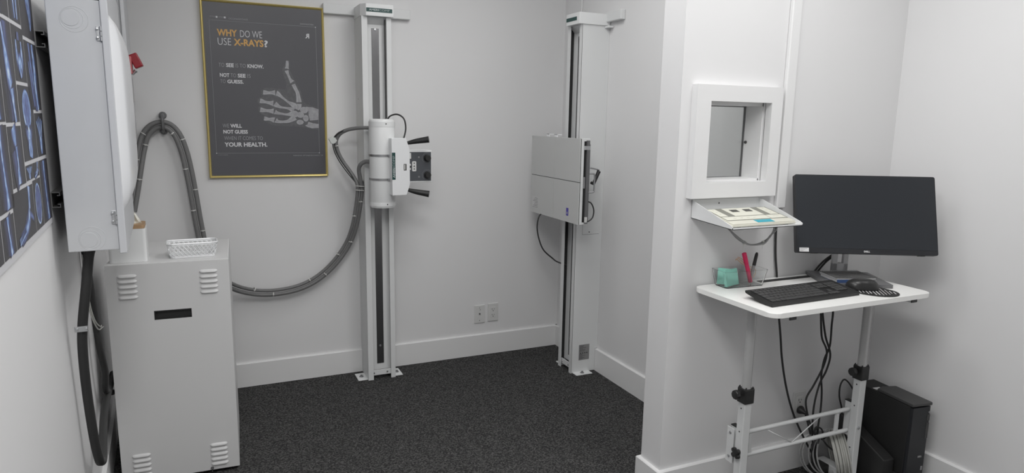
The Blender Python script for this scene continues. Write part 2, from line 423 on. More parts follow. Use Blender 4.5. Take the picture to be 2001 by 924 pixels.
for i, (y0,y1,z0,z1,kind) in enumerate(rects):
    mm.k = 0; mm.poly([(y0,z0),(y1,z0),(y1,z1),(y0,z1)], 0.0)
    mm.strip([((y0+y1)/2, z1-0.004, 0.30*(y1-y0)), ((y0+y1)/2, (z0+z1)/2, 0.40*(y1-y0)), ((y0+y1)/2, z0+0.004, 0.28*(y1-y0))], [0.0, 0.10, 0.17, 0.10, 0.0]) if kind in ('arm','bone','knee','knee2','pair') else None
    def N(u, v, r, y0=y0, y1=y1, z0=z0, z1=z1): return (y0+(y1-y0)*u, z0+(z1-z0)*v, 1.12*r*min(y1-y0, 0.9*(z1-z0)+0.05))
    Sx = lambda pts, prof=BL5, sc=1.0: mm.strip([N(*p) for p in pts], prof, sc)
    if kind == 'shell':
        Sx([(0.35,.75,.02),(0.5,.70,.12),(0.66,.5,.2),(.72,.3,.14),(.7,.12,.04)]); Sx([(.1,.74,.02),(.35,.72,.05),(.55,.76,.04)], BL5, .7); Sx([(.66,.9,.03),(.7,.6,.07),(.74,.2,.03)])
    elif kind == 'pair':
        Sx([(.35,.98,.12),(.4,.5,.10),(.45,.05,.06)]); Sx([(.68,.98,.12),(.68,.5,.1),(.66,.05,.06)])
    elif kind == 'bone':
        Sx([(.45,.98,.28),(.5,.6,.24),(.55,.2,.26),(.55,.02,.28)], BL5, .42); Sx([(.5,.98,.13),(.5,.7,.08),(.56,.3,.09),(.6,.02,.16)])
    elif kind == 'arm':
        Sx([(.35,.98,.07),(.4,.6,.1),(.55,.2,.12),(.6,.0,.12)], BL5, .7); Sx([(.62,.98,.08),(.66,.6,.15),(.62,.35,.12),(.7,.0,.1)]); Sx([(.2,.7,.05),(.3,.4,.08),(.4,.05,.08)], BL5, .6)
    elif kind == 'skull2':
        Sx([(.3,.75,.05),(.3,.45,.13),(.45,.2,.12)]); Sx([(.72,.75,.05),(.7,.45,.13),(.55,.2,.12)]); mm.blob(*N(.5,.3,0)[:2], .028, .028, .9, .2); Sx([(.5,.9,.1),(.5,.75,.15)], BL5, .5); Sx([(.45,.2,.1),(.5,.08,.08)])
    elif kind == 'knee':
        Sx([(.5,.98,.22),(.5,.6,.2),(.5,.5,.2),(.6,.02,.2)], BL5, .4); Sx([(.3,.95,.05),(.5,.5,.2),(.6,.35,.17)]); Sx([(.62,.33,.18),(.66,.15,.1),(.7,.0,.09)])
    elif kind == 'knee2':
        Sx([(.4,.99,.2),(.45,.8,.16),(.5,.68,.07)]); Sx([(.35,.6,.22),(.4,.3,.22),(.5,.02,.2)], BL5, .4); Sx([(.5,.66,.1),(.52,.35,.06),(.5,.22,.12),(.5,.03,.17)])
    elif kind == 'skull':
        cx, cz, _ = N(.5,.68,0); mm.blob(cx, cz, (y1-y0)*.3, (z1-z0)*.29, .55, .0, ring=[(0,.5),(.7,.6),(.88,.95),(1,0)])
        Sx([(.5,.44,.24),(.5,.36,.24),(.5,.3,.19),(.5,.22,.14)]); Sx([(.5,.28,.12),(.5,.15,.15),(.48,.03,.1)], BN5)
        for du in (-.12,.12): mm.blob(*N(.5+du,.44,0)[:2], (y1-y0)*.07, (z1-z0)*.04, .15, .5)
    elif kind == 'hand':
        Sx([(.5,.05,.12),(.5,.35,.2),(.5,.5,.22)]);
        for k in range(5): Sx([(.4+.05*k,.45,.05),(.22+.13*k,.75,.045),(.14+.17*k,.92-.1*abs(k-2)*.5,.03)])
    elif kind == 'foot':
        Sx([(.78,.99,.12),(.76,.75,.09),(.72,.5,.1),(.6,.32,.12),(.42,.16,.1),(.22,.1,.09)]); Sx([(.7,.45,.13),(.62,.3,.1),(.5,.2,.1)]); Sx([(.9,.3,.05),(.8,.4,.06),(.72,.45,.08)], BL5, .6)
        for k in range(4): Sx([(.45,.22-.02*k,.03),(.25,.16-.025*k,.025),(.12,.12-.03*k,.02)])
    elif kind == 'oval':
        cx, cz, _ = N(.5,.5,0); mm.blob(cx, cz, (y1-y0)*.36, (z1-z0)*.42, .4, 1.0, n=26, ring=[(0,.35),(.4,.5),(.82,.4),(.88,.4),(.93,1.0),(1.0,1.0)])
mm.build('xray_pictures', MURAL, mu)

for z in (1.617, 1.206):
    st = MB(ML); w = 0.0206
    prof = [(0.0,z),(0.0,z+.041),(w,z+.041),(w,z+.031),(w-.007,z+.031),(w-.007,z+.033),(w-.002,z+.033),(w-.002,z+.039),(.002,z+.039),(.002,z+.002),(w-.002,z+.002),(w-.002,z+.008),(w-.007,z+.008),(w-.007,z+.010),(w,z+.010),(w,z)]
    prof = [(a+0.0005,c) for a,c in prof]
    st.prism(prof, 1, -1.655, -1.10)
    up = z > 1.4
    tag(st.build('strut_channel', mat('strut_metal', 0.22, 0.4, 0.7)), ('upper' if up else 'lower') + ' slotted metal strut holding the electrical panel off the wall', 'strut', 'panel mounting struts')

PX0, PX1, PY0, PZ0, PZ1 = 0.033, 0.150, -1.702, 1.092, 1.752
pn = thing('electrical_panel', 'grey metal electrical enclosure with a bulging white door on left wall', 'electrical panel', tuple(ML @ Vector((PX0, PY0, PZ0))))
e = MB(ML); e.box((PX0, PY0, PZ0), (PX1, -1.10, PZ1-0.015), 0.002)
e.build('enclosure', PANG, pn)
MB(ML).box((PX0-.001, PY0-.002, PZ1-0.013), (PX1+.002, -1.10, PZ1), 0.001).build('top_flange', PANG, pn)
for cx, cz in ((0.092, 1.690), (0.089, 1.122)):
    k = MB(ML)
    sg = -1 if cz > 1.4 else 1
    for r, dx in ((0.020, 0), (0.0245, 0.004), (0.031, 0.009)):
        k.torus((cx+dx*0.9-0.008, PY0+0.0004, cz+sg*dx*0.4), r, 0.0009, (0,1,0), n=40, m=6)
    k.lathe([(0, -0.0006), (0.0195, -0.0006), (0.0196, 0.002)], (cx-0.008, PY0, cz), (0,1,0), n=40)
    k.build('knockout', PANG, pn)
cvb = MB(ML); cvb.box((PX1, PY0-0.006, PZ0-0.010), (PX1+0.0175, -1.08, PZ1+0.06), 0.002)
cv = cvb.build('front_cover', PLATEW, pn)
# bulging door: a soft superellipse dome
db = MB(ML); ny, nz = 28, 36; ya, yb_, za, zb_ = PY0+0.003, -1.14, 1.197, 1.706; grid = []
for i in range(ny+1):
    row = []
    for j in range(nz+1):
        a = -1+2*i/ny; b_ = -1+2*j/nz
        h = max(0.0, (1-abs(a)**5))**0.45 * max(0.0, (1-abs(b_)**5.5))**0.75
        row.append(db.bm.verts.new((PX1+0.0175+0.031*h, ya+(yb_-ya)*(i/ny), za+(zb_-za)*(j/nz))))
    grid.append(row)
for i in range(ny):
    for j in range(nz):
        f = db.bm.faces.new((grid[i][j], grid[i+1][j], grid[i+1][j+1], grid[i][j+1])); f.smooth = True
db.build('door', mat('door_white', (0.74, 0.75, 0.77), 0.25), cv, 'bulging glossy white door')
for z in (1.655, 1.180):
    h = MB(ML); h.box((PX1-0.012, PY0-0.0025, z-0.018), (PX1-0.001, PY0, z+0.018), 0.0006)
    for k in range(3): h.cyl((PX1-0.002, PY0-0.003, z-0.018+0.0125*k), (PX1-0.002, PY0-0.003, z-0.0075+0.0125*k), 0.0032, n=10)
    for dz in (-0.011, 0.011): h.lathe([(0, 0.003), (0.003, 0.002), (0.0036, 0)], (PX1-0.010, PY0-0.0025, z+dz), (0,-1,0), n=10)
    h.build('hinge', ZINC, cv)

ds = thing('disconnect_switch', 'grey safety switch box with a red handle beside the back wall corner', 'switch box', tuple(ML @ Vector((0, -0.5, 1.1))))
MB(ML).box((0.003, -0.62, 1.37), (0.158, -0.22, 2.15), 0.004).build('switch_enclosure', PANG, ds)
MB(ML).box((0.158, -0.64, 1.36), (0.172, -0.20, 2.16), 0.003).build('switch_cover', PLATEW, ds)
MB(ML).box((0.168, -0.55, 1.50), (0.1785, -0.42, 1.60), 0.002).build('latch', ZINC, ds)
hm = Matrix.Translation(ML @ Vector((0.172, -0.50, 1.655)))
MB(hm @ Matrix.Rotation(math.radians(-24), 4, 'Y')).box((0.012, -0.02, -0.026), (0.045, 0.02, 0.032), 0.004).build('handle', RED, ds, 'red lever handle')
MB(hm).box((-0.001, -0.03, -0.04), (0.010, 0.03, 0.03), 0.003).build('handle_mount', mat('faded_red', (0.55, 0.16, 0.17), 0.5), ds)
MB(hm).cyl((0.008, 0, -0.042), (0.022, 0, -0.025), 0.004, 0.008, n=12).build('handle_pin', ZINC, ds)

cd = MB()
cpts = [(-2.345,-1.60,1.10),(-2.360,-1.62,1.074),(-2.375,-1.62,0.98),(-2.396,-1.60,0.858),(-2.404,-1.58,0.762),(-2.407,-1.55,0.626),(-2.405,-1.52,0.483),(-2.402,-1.49,0.405),(-2.405,-1.44,0.375),(-2.412,-1.35,0.345),(-2.430,-1.15,0.379),(-2.436,-1.0,0.405),(-2.437,-0.75,0.42)]
cd.tube(cpts, 0.0128, n=14)
cdo = thing('flexible_conduit', 'black flexible conduit hanging from the electrical panel down the left wall', 'conduit', (-2.40,-1.5,0.35))
cd.build('conduit_hose', RUBBER, cdo)
q = MB(Matrix.Translation((-2.396, -1.60, 0.858)))
q.box((-0.017, -0.0165, -0.008), (0.015, -0.0135, 0.008), 0.001)
for dx in (-0.011, 0.011): q.lathe([(0,0.003),(0.0035,0.002),(0.004,0)], (dx, -0.0165, 0), (0,-1,0), n=12)
q.build('strap_clamp', ZINC, cdo, 'zinc strap with two screws')
c2 = MB(); c2.tube([(-2.452,-1.10,1.10),(-2.445,-1.07,0.9),(-2.440,-1.05,0.729),(-2.434,-1.05,0.624),(-2.428,-1.02,0.524),(-2.436,-0.98,0.44),(-2.439,-0.8,0.36)], 0.0115, n=12)
tag(c2.build('flexible_conduit', RUBBER), 'second black conduit running down behind the tall white cabinet', 'conduit')
c3 = MB()
c3.tube([(-2.452,-1.12,0.98),(-2.446,-1.13,0.86),(-2.440,-1.14,0.78),(-2.428,-1.10,0.71),(-2.430,-0.98,0.68),(-2.437,-0.9,0.66)], 0.0022, n=6)
c3.tube([(-2.450,-1.10,0.90),(-2.443,-1.11,0.80),(-2.434,-1.10,0.74),(-2.428,-1.04,0.70),(-2.436,-0.95,0.68)], 0.0022, n=6)
tag(c3.build('thin_cable', CABLEW), 'thin grey wires curling between left wall and tall cabinet', 'cable')

# ------------------------------------------------------------------ tall cabinet
cang = -0.045
MC = Matrix.Translation((-2.203, -0.905, 0)) @ Matrix.Rotation(cang, 4, 'Z')
cb = thing('equipment_cabinet', 'tall white metal generator cabinet with louvred vents in the left corner', 'cabinet', (-2.203, -0.905, 0), rz=cang)
HW = 0.2135; CH = 0.895
bb = MB(MC)
bb.box((-HW, 0.0, 0.012), (HW, 0.47, CH), 0.005, 3)
body = bb.build('cabinet_body', CABW, cb)
# front door panel with the pull slot cut as a frame of four pieces
sx0, sx1, sz0, sz1 = -0.060, 0.071, 0.672, 0.708
fp = MB(MC); T0, T1 = -0.016, -0.0008
for a, b in (((-HW, T0, 0.018), (sx0, T1, CH-0.001)), ((sx1, T0, 0.018), (HW, T1, CH-0.001)), ((sx0, T0, 0.018), (sx1, T1, sz0)), ((sx0, T0, sz1), (sx1, T1, CH-0.001))):
    fp.box(a, b)
bmesh.ops.remove_doubles(fp.bm, verts=fp.bm.verts, dist=1e-5)
fp.build('front_door', CABW, cb)
sb = MB(MC); sb.box((sx0-0.002, -0.0035, sz0-0.002), (sx1+0.002, -0.0006, sz1+0.002))
sb.box((sx0, -0.015, sz0), (sx1, -0.0035, sz0+0.003)); sb.box((sx0, -0.015, sz1-0.004), (sx1, -0.0035, sz1)); sb.box((sx0, -0.015, sz0), (sx0+0.004, -0.0035, sz1))
sb.build('pull_slot', BLACKM, cb, 'black recessed pull slot')
for lx, lz in ((-0.141, 0.810), (0.139, 0.812), (-0.141, 0.086), (0.139, 0.086)):
    lv = MB(MC)
    for k in range(5):
        z = lz + 0.041 - 0.0205*k; w = 0.033
        # a louvre: half-round hood, open below
        prof = [(0, 0.0065), (-0.0055, 0.003), (-0.0075, -0.001), (-0.0078, -0.0045), (-0.0065, -0.0048), (0, 0.001)]
        n = 14; rings = []
        for i in range(n+1):
            t = -1+2*i/n; s_ = (1-abs(t)**6)**0.5 if abs(t) < 1 else 0.02
            rings.append([lv.bm.verts.new((lx+w*t, T0-0.0004+p*s_, z+q_*max(s_, .15))) for p, q_ in prof])
        for a, b in zip(rings, rings[1:]):
            for j in range(len(prof)-1):
                f = lv.bm.faces.new((a[j], a[j+1], b[j+1], b[j])); f.smooth = True
    lv.build('louvred_vent', CABW, cb)
lk = MB(MC); lk.lathe([(0, 0.004), (0.0055, 0.004), (0.0065, 0)], (0.109, T0, 0.022+0.004), (0,-1,0), n=16); lk.box((0.107, T0-0.007, 0.012), (0.111, T0-0.004, 0.027), 0.0005)
lk.build('cabinet_lock', STEEL, cb)
kf = MB(MC)
kf.bm.free()
for x in (-0.18, 0.18):
    for y in (0.05, 0.42): MB(MC).lathe([(0, 0.0), (0.018, 0.0), (0.018, 0.012), (0, 0.012)], (x, y, 0.0005), n=16).build('cabinet_foot', BLACK, cb)

# tissue box on the cabinet
TM = Matrix.Translation((-2.338, -0.892, CH+0.0005)) @ Matrix.Rotation(0.02, 4, 'Z')
tb_ = thing('tissue_box', 'white tissue box with a wooden lid on the tall cabinet', 'tissue box', (-2.338, -0.892, CH+0.0005))
MB(TM).prism(rrect(0.128, 0.12, 0.012, cx=0.0, cy=0.072), 2, 0, 0.128).build('box_body', WHITE, tb_)
lid = MB(TM)
lid.prism(rrect(0.122, 0.114, 0.012, cx=0.0, cy=0.072), 2, 0.1285, 0.142, bevel=0.002)
lid.build('lid', WOOD, tb_, 'pale wooden lid')
ts = MB(TM)
for s_, a in ((1, 0.0), (-1, 0.7)):
    pts = []; n = 8
    for i in range(n+1):
        t = i/n
        for j in range(5):
            u = -1+2*j/4; wd = 0.020*(1-0.55*t)
            pts.append((0.030+0.003*s_ - 0.022*t + wd*u*math.cos(a), 0.066 + wd*u*math.sin(a) + 0.006*math.sin(5*u+6*t), 0.140 + 0.068*t + 0.006*math.cos(3*u)*t))
    ts.raw(pts, [(i*5+j, i*5+j+1, (i+1)*5+j+1, (i+1)*5+j) for i in range(n) for j in range(4)], True)
tag(ts.build('tissue', mat('tissue_paper', (0.78, 0.77, 0.70), 0.9)), 'white tissue pulled up out of the wooden box lid', 'tissue')

# woven basket
bk = thing('plastic_basket', 'small white woven plastic basket on the tall cabinet', 'basket', (-2.118, -0.80, CH+0.0005))
BMx = Matrix.Translation((-2.118, -0.815, CH+0.0008)) @ Matrix.Rotation(0.03, 4, 'Z')
def rr_pt(t, w, d, r):
    """point on a rounded rectangle outline, t in 0..1"""
    segs = [(w-2*r), PI*r/2, (d-2*r), PI*r/2]*2; L = sum(segs); s_ = (t % 1)*L
    x, y, a = -(w/2-r), -d/2, 0.0
    for k, l in enumerate(segs):
        if s_ <= l or k == 7:
            if k % 2 == 0: return (x+math.cos(a)*s_, y+math.sin(a)*s_)
            th = s_/r; cxx, cyy = x-math.sin(a)*r, y+math.cos(a)*r
            return (cxx+math.sin(a+th)*r, cyy-math.cos(a+th)*r)
        s_ -= l
        if k % 2 == 0: x += math.cos(a)*l; y += math.sin(a)*l
        else:
            cxx, cyy = x-math.sin(a)*r, y+math.cos(a)*r; a += PI/2; x, y = cxx+math.sin(a)*r, cyy-math.cos(a)*r
def bpt(t, z):
    f = z/0.058; return (*rr_pt(t, 0.160+0.022*f, 0.078+0.018*f, 0.018), z)
wv = MB(BMx); NB = 30
for d in (1, -1):
    for k in range(NB):
        pts = []
        for i in range(6):
            z = 0.008 + 0.046*i/5; x, y, zz = bpt(k/NB + d*i/5*2.2/NB, z); pts.append((x, y, zz))
        wv.tube(pts, 0.0024, n=6, smooth_path=False, caps=False, flat=0.6)
wv.build('woven_wall', GLOSSW, bk)
rm = MB(BMx)
rm.tube([bpt(k/60, 0.0575) for k in range(61)], 0.0035, n=8, smooth_path=False, caps=False); rm.tube([bpt(k/60, 0.052) for k in range(61)], 0.0022, n=8, smooth_path=False, caps=False)
rm.build('rim', GLOSSW, bk)
bo = MB(BMx); bo.prism([rr_pt(k/40, 0.162, 0.080, 0.018) for k in range(40)], 2, 0.0, 0.010); bo.build('base', GLOSSW, bk)

# ------------------------------------------------------------------ framed poster on the back wall
px0, px1, pz0, pz1 = -2.033, -1.445, 1.137, 2.010
fr = thing('framed_poster', 'dark x-ray poster with a hand radiograph in a gold frame on back wall', 'poster', ((px0+px1)/2, 0, pz0))
def framebar(name, mtl):
    b = MB(); w = 0.012
    o = [(px0,pz0),(px1,pz0),(px1,pz1),(px0,pz1)]; i_ = [(px0+w,pz0+w),(px1-w,pz0+w),(px1-w,pz1-w),(px0+w,pz1-w)]
    pr = [(0.0,-0.001),(0.0,-0.020),(0.35,-0.024),(0.7,-0.022),(1.0,-0.017),(1.0,-0.001)]
    rings = [[b.bm.verts.new((a[0]+(c[0]-a[0])*f_, y, a[1]+(c[1]-a[1])*f_)) for f_, y in pr] for a, c in zip(o, i_)]
    for k in range(4):
        A, B = rings[k], rings[(k+1)%4]
        for j in range(len(pr)-1): b.bm.faces.new((A[j],A[j+1],B[j+1],B[j]))
    return b.build(name, mtl, fr, 'gold metal frame')
framebar('frame', BRASS)
MB().box((px0+0.008, -0.017, pz0+0.008), (px1-0.008, -0.002, pz1-0.008)).build('poster_sheet', PRINT, fr)
PYF = -0.0172
bo_ = MB(); lw = 0.0008
for a, c in (((-1.994, 1.9115), (-1.487, 1.9125)), ((-1.994, 1.262), (-1.487, 1.263)), ((-1.9945, 1.262), (-1.9935, 1.912)), ((-1.4875, 1.262), (-1.4865, 1.912))):
    bo_.box((a[0], PYF-0.0004, a[1]), (c[0], PYF, c[1]))
bo_.build('border_line', TXTG, fr)
UX, UZ = (1,0,0), (0,0,1)
def pt(s, m, x0, x1, z0, z1, bold=0.0, mirror=False): text('lettering', s, m, fr, (x0, PYF, z0), UX, UZ, x1-x0, z1-z0, bold, 0.0006, mirror)
pt('WHY', TXTO, -1.962, -1.869, 1.839, 1.872, 0.034); pt('DO WE', TXTW, -1.855, -1.752, 1.839, 1.872, -0.012)
pt('USE', TXTW, -1.960, -1.899, 1.796, 1.830, -0.012); pt('X-RAYS', TXTO, -1.887, -1.747, 1.796, 1.830, 0.034); pt('?', TXTW, -1.744, -1.726, 1.796, 1.830, 0.03)
pt('TO', TXTG, -1.962, -1.936, 1.690, 1.709, -0.006); pt('SEE', TXTW, -1.928, -1.892, 1.690, 1.709, 0.03); pt('IS TO', TXTG, -1.884, -1.836, 1.690, 1.709, -0.006); pt('KNOW.', TXTW, -1.828, -1.752, 1.690, 1.709, 0.03)
pt('NOT', TXTW, -1.959, -1.915, 1.641, 1.660, 0.03); pt('TO', TXTG, -1.909, -1.884, 1.641, 1.660, -0.006); pt('SEE', TXTW, -1.876, -1.839, 1.641, 1.660, 0.03); pt('IS', TXTG, -1.830, -1.815, 1.641, 1.660, -0.006)
pt('TO', TXTG, -1.958, -1.934, 1.611, 1.629, -0.006); pt('GUESS.', TXTW, -1.926, -1.850, 1.611, 1.629, 0.03)
pt('WE', TXTG, -1.959, -1.929, 1.391, 1.410, -0.006); pt('WILL', TXTW, -1.923, -1.869, 1.391, 1.410, 0.03)
pt('NOT GUESS', TXTW, -1.957, -1.842, 1.361, 1.380, 0.03); pt('WHEN IT COMES TO', TXTG, -1.955, -1.771, 1.329, 1.348, -0.006); pt('YOUR HEALTH.', TXTW, -1.955, -1.750, 1.295, 1.317, 0.03)
pt('R', TXTW, -1.541, -1.521, 1.853, 1.876, 0.03, mirror=True)
pt('ESIADIISSANCOO', TXTG, -1.905, -1.817, 1.921, 1.929, 0.0, mirror=True); pt('AIRONAWIAS', TXTG, -1.565, -1.497, 1.919, 1.927, 0.0, mirror=True)
pt('EJOS', TXTG, -1.990, -1.965, 1.925, 1.932, 0.0, mirror=True); pt('EJOS', TXTG, -1.951, -1.928, 1.924, 1.931, 0.0, mirror=True)
pt('IM "TWAG 5-B DJ3ATTO 10.4WA0.0', TXTG, -1.622, -1.470, 1.244, 1.252, 0.0, mirror=True); pt('a www.imageally', TXTG, -1.988, -1.941, 1.251, 1.256, 0.0)
for a in (-1.963, -1.926): MB().box((a, PYF-0.0004, 1.924), (a+0.008, PYF, 1.932)).build('square_mark', TXTW, fr)
for a in ((-1.488, 1.911), (-1.488, 1.262), (-1.994, 1.262)): MB().box((a[0]-0.002, PYF-0.0006, a[1]-0.002), (a[0]+0.002, PYF, a[1]+0.002)).build('corner_mark', TXTW, fr)
HAND_TISSUE = [(-1.643, 1.727), (-1.633, 1.739), (-1.623, 1.733), (-1.624, 1.708), (-1.626, 1.69), (-1.612, 1.659), (-1.596, 1.629), (-1.581, 1.602), (-1.571, 1.575), (-1.563, 1.544), (-1.553, 1.521), (-1.519, 1.508), (-1.487, 1.497), (-1.488, 1.384), (-1.528, 1.388), (-1.564, 1.397), (-1.617, 1.401), (-1.675, 1.402), (-1.71, 1.403), (-1.74, 1.413), (-1.765, 1.431), (-1.767, 1.448), (-1.756, 1.455), (-1.772, 1.462), (-1.789, 1.479), (-1.786, 1.497), (-1.775, 1.501), (-1.789, 1.52), (-1.787, 1.537), (-1.773, 1.546), (-1.756, 1.552), (-1.77, 1.565), (-1.769, 1.582), (-1.75, 1.594), (-1.715, 1.597), (-1.689, 1.592), (-1.65, 1.591), (-1.642, 1.618), (-1.65, 1.644), (-1.66, 1.666), (-1.661, 1.689), (-1.652, 1.711)]
HAND_BONES = [[(-1.635, 1.735, 0.0061), (-1.636, 1.716, 0.0078), (-1.637, 1.703, 0.0078), (-1.638, 1.695, 0.0113)], [(-1.64, 1.686, 0.0104), (-1.634, 1.667, 0.0065), (-1.624, 1.643, 0.0069), (-1.614, 1.628, 0.013)], [(-1.609, 1.617, 0.0104), (-1.601, 1.599, 0.0095), (-1.59, 1.575, 0.0095), (-1.586, 1.552, 0.0113), (-1.584, 1.526, 0.0147)], [(-1.586, 1.518, 0.0156), (-1.587, 1.502, 0.0147), (-1.594, 1.488, 0.0087)], [(-1.759, 1.572, 0.0113), (-1.748, 1.571, 0.0113), (-1.731, 1.57, 0.0074), (-1.714, 1.571, 0.0095), (-1.701, 1.571, 0.0147)], [(-1.695, 1.569, 0.0147), (-1.686, 1.565, 0.0121), (-1.667, 1.549, 0.0065), (-1.641, 1.528, 0.0056), (-1.626, 1.519, 0.0095), (-1.607, 1.506, 0.0165), (-1.603, 1.492, 0.0104)], [(-1.776, 1.529, 0.0121), (-1.767, 1.527, 0.0121), (-1.75, 1.523, 0.0074), (-1.729, 1.519, 0.0095), (-1.712, 1.517, 0.0156)], [(-1.705, 1.515, 0.0147), (-1.695, 1.508, 0.0121), (-1.676, 1.499, 0.0061), (-1.649, 1.495, 0.0052), (-1.632, 1.492, 0.0087), (-1.612, 1.483, 0.0139)], [(-1.777, 1.484, 0.013), (-1.767, 1.482, 0.0117), (-1.746, 1.48, 0.0078), (-1.726, 1.478, 0.0104), (-1.712, 1.477, 0.0147)], [(-1.706, 1.474, 0.0139), (-1.694, 1.469, 0.0087), (-1.672, 1.465, 0.0056), (-1.646, 1.462, 0.0061), (-1.624, 1.465, 0.013), (-1.606, 1.472, 0.0156)], [(-1.76, 1.44, 0.0113), (-1.75, 1.438, 0.0104), (-1.737, 1.436, 0.0074), (-1.722, 1.435, 0.0113), (-1.71, 1.432, 0.0156)], [(-1.704, 1.431, 0.0139), (-1.692, 1.425, 0.0087), (-1.67, 1.424, 0.0065), (-1.643, 1.427, 0.0087), (-1.62, 1.44, 0.0147), (-1.607, 1.449, 0.0165)]]
HAND_CARPALS = [(-1.56, 1.486, 0.0208, 0.0173), (-1.579, 1.461, 0.0191, 0.0156), (-1.552, 1.444, 0.0147, 0.0173), (-1.582, 1.423, 0.0182, 0.013), (-1.606, 1.465, 0.0173, 0.0173)]
HAND_FOREARM = [[(-1.551, 1.504), (-1.515, 1.501), (-1.485, 1.491), (-1.487, 1.437), (-1.531, 1.432), (-1.537, 1.457), (-1.538, 1.48)], [(-1.54, 1.426), (-1.517, 1.419), (-1.486, 1.414), (-1.487, 1.394), (-1.523, 1.392), (-1.545, 1.398), (-1.558, 1.407), (-1.545, 1.411)]]

hs = Soft(lambda x, z, k: Vector((x, PYF-0.0003-0.00006*k, z)))
# the soft tissue outline: triangulated fan is wrong for this shape, so tessellate it
from mathutils.geometry import tessellate_polygon
hs.k = 1; base = len(hs.v)
for p in HAND_TISSUE: hs.v.append(hs.map(p[0], p[1], 1)); hs.g.append(0.33)
for tri in tessellate_polygon([[Vector((p[0], p[1], 0)) for p in HAND_TISSUE]]): hs.f.append(tuple(base+i for i in tri))
CORT = [0.55, 1.0, 0.85, 0.8, 0.85, 1.0, 0.55]
for sg in HAND_BONES: hs.strip(sg, CORT)
for cx, cz, rx, rz in HAND_CARPALS: hs.blob(cx, cz, rx*1.0, rz*1.0, .8, .45, ring=[(0,.8),(.75,.85),(.9,1.0),(1,.45)])
for pg in HAND_FOREARM: hs.poly(pg, 0.82)
hs.build('hand_radiograph', HANDM, fr)

# ------------------------------------------------------------------ tube stand and receptor stand (same column)
def column(M, root, near_lip=True):
    H = 1.966; hw = 0.0775; D = -0.173
    b = MB(M)
    b.box((-hw, D, 0.002), (-hw+0.004, -0.0165, H)); b.box((hw-0.004, D, 0.002), (hw, -0.0165, H)); b.box((-hw, -0.0165, 0.136), (-hw+0.004, -0.0008, H)); b.box((hw-0.004, -0.0165, 0.136), (hw, -0.0008, H))
    b.box((-hw+0.0042, -0.030, 0.10), (hw-0.0042, -0.017, H))
    b.box((-hw, D-0.002, 0.0), (-hw+0.030, D+0.003, H), 0.0008); b.box((hw-0.026, D-0.002, 0.0), (hw, D+0.003, H), 0.0008)
    b.build('column_channel', COLW, root)
    c = MB(M); c.box((-hw+0.006, D+0.035, 0.045), (hw-0.006, D+0.045, 1.93)); c.prism([(D+0.006, H-0.001), (D+0.045, 1.925), (D+0.050, 1.925), (D+0.050, H-0.001)], 0, -hw+0.006, hw-0.006)
    c.build('guide_plate', COLW, root)
    MB(M).box((-0.019, D+0.0325, 0.082), (0.020, D+0.035, 1.912), 0.0005).build('counterweight_strip', STRIPM, root, 'narrow steel strip')
    for z in (0.185, 1.905): MB(M).lathe([(0, 0.004), (0.0055, 0.003), (0.0065, 0)], (0.0, D+0.0325, z), (0,-1,0), n=14).build('strip_screw', ZINC, root)
    ln = MB(M); ln.box((hw-0.0075, D+0.004, 0.03), (hw-0.0042, D+0.034, H-0.01)); ln.box((-hw+0.0042, D+0.004, 0.03), (-hw+0.0075, D+0.034, H-0.01))
    ln.build('slide_liner', BLACKM, root)
    bt = MB(M); bt.box((-hw+0.02, D+0.008, 0.022), (hw-0.02, D+0.014, 0.052), 0.001); bt.build('bottom_bar', COLW, root)
    for x in (-0.044, 0.032):
        MB(M).lathe([(0, 0.005), (0.004, 0.005), (0.006, 0.0)], (x, D+0.008, 0.037), (0,-1,0), n=6, smooth=False).build('bolt', STEEL, root)
    cp = MB(M)
    poly = [(-hw-0.004, -0.004), (-hw-0.004, D+0.012), (-hw+0.020, D-0.024), (hw+0.008, D-0.024), (hw+0.008, -0.004)]
    cp.prism(poly, 2, H, H+0.060, bevel=0.002)
    cap = cp.build('top_cap', WHITE, root)
    for sx, x0, x1 in ((-1, -hw-0.053, -hw+0.01), (1, hw-0.01, hw+0.046)):
        MB(M).box((x0, D+0.012, 0.0006), (x1, D+0.118, 0.0046), 0.0008).build('foot_plate', WHITE, root)
        xb = (x0+x1)/2 + sx*0.005
        MB(M).lathe([(0.013, 0), (0.012, 0.003), (0.007, 0.004), (0.006, 0.011), (0, 0.012)], (xb, D+0.062, 0.0046), n=8, smooth=False).build('anchor_bolt', STEEL, root)
    MB(M).box((-0.243, -0.031, 1.984), (0.224, -0.001, 2.036), 0.004).build('wall_bracket', COLW, root)
    for z in (1.0, 0.93, 1.55): MB(M).lathe([(0, 0.001), (0.002, 0.001), (0.0025, 0)], (-hw, -0.06, z), (-1,0,0), n=8).build('side_screw', DARKG, root)
    return cap

MA = Matrix.Translation((-1.205, 0, 0))
tsd = thing('tube_stand', 'white floor-to-wall column holding the x-ray tube beside the poster', 'equipment stand', (-1.205, 0, 0))
tcap = column(MA, tsd)
MB(MA).box((-0.056, -0.1985, 1.986), (0.078, -0.197, 2.005)).build('brand_plate', GREEN, tcap, 'dark green brand plate')
text('lettering', 'AMERI', LGREY, tcap, (-1.205-0.043, -0.1985, 1.991), (1,0,0), (0,0,1), 0.050, 0.010, 0.03)
text('lettering', 'COMP', LGREY, tcap, (-1.205+0.010, -0.1985, 1.991), (1,0,0), (0,0,1), 0.054, 0.010, -0.01)

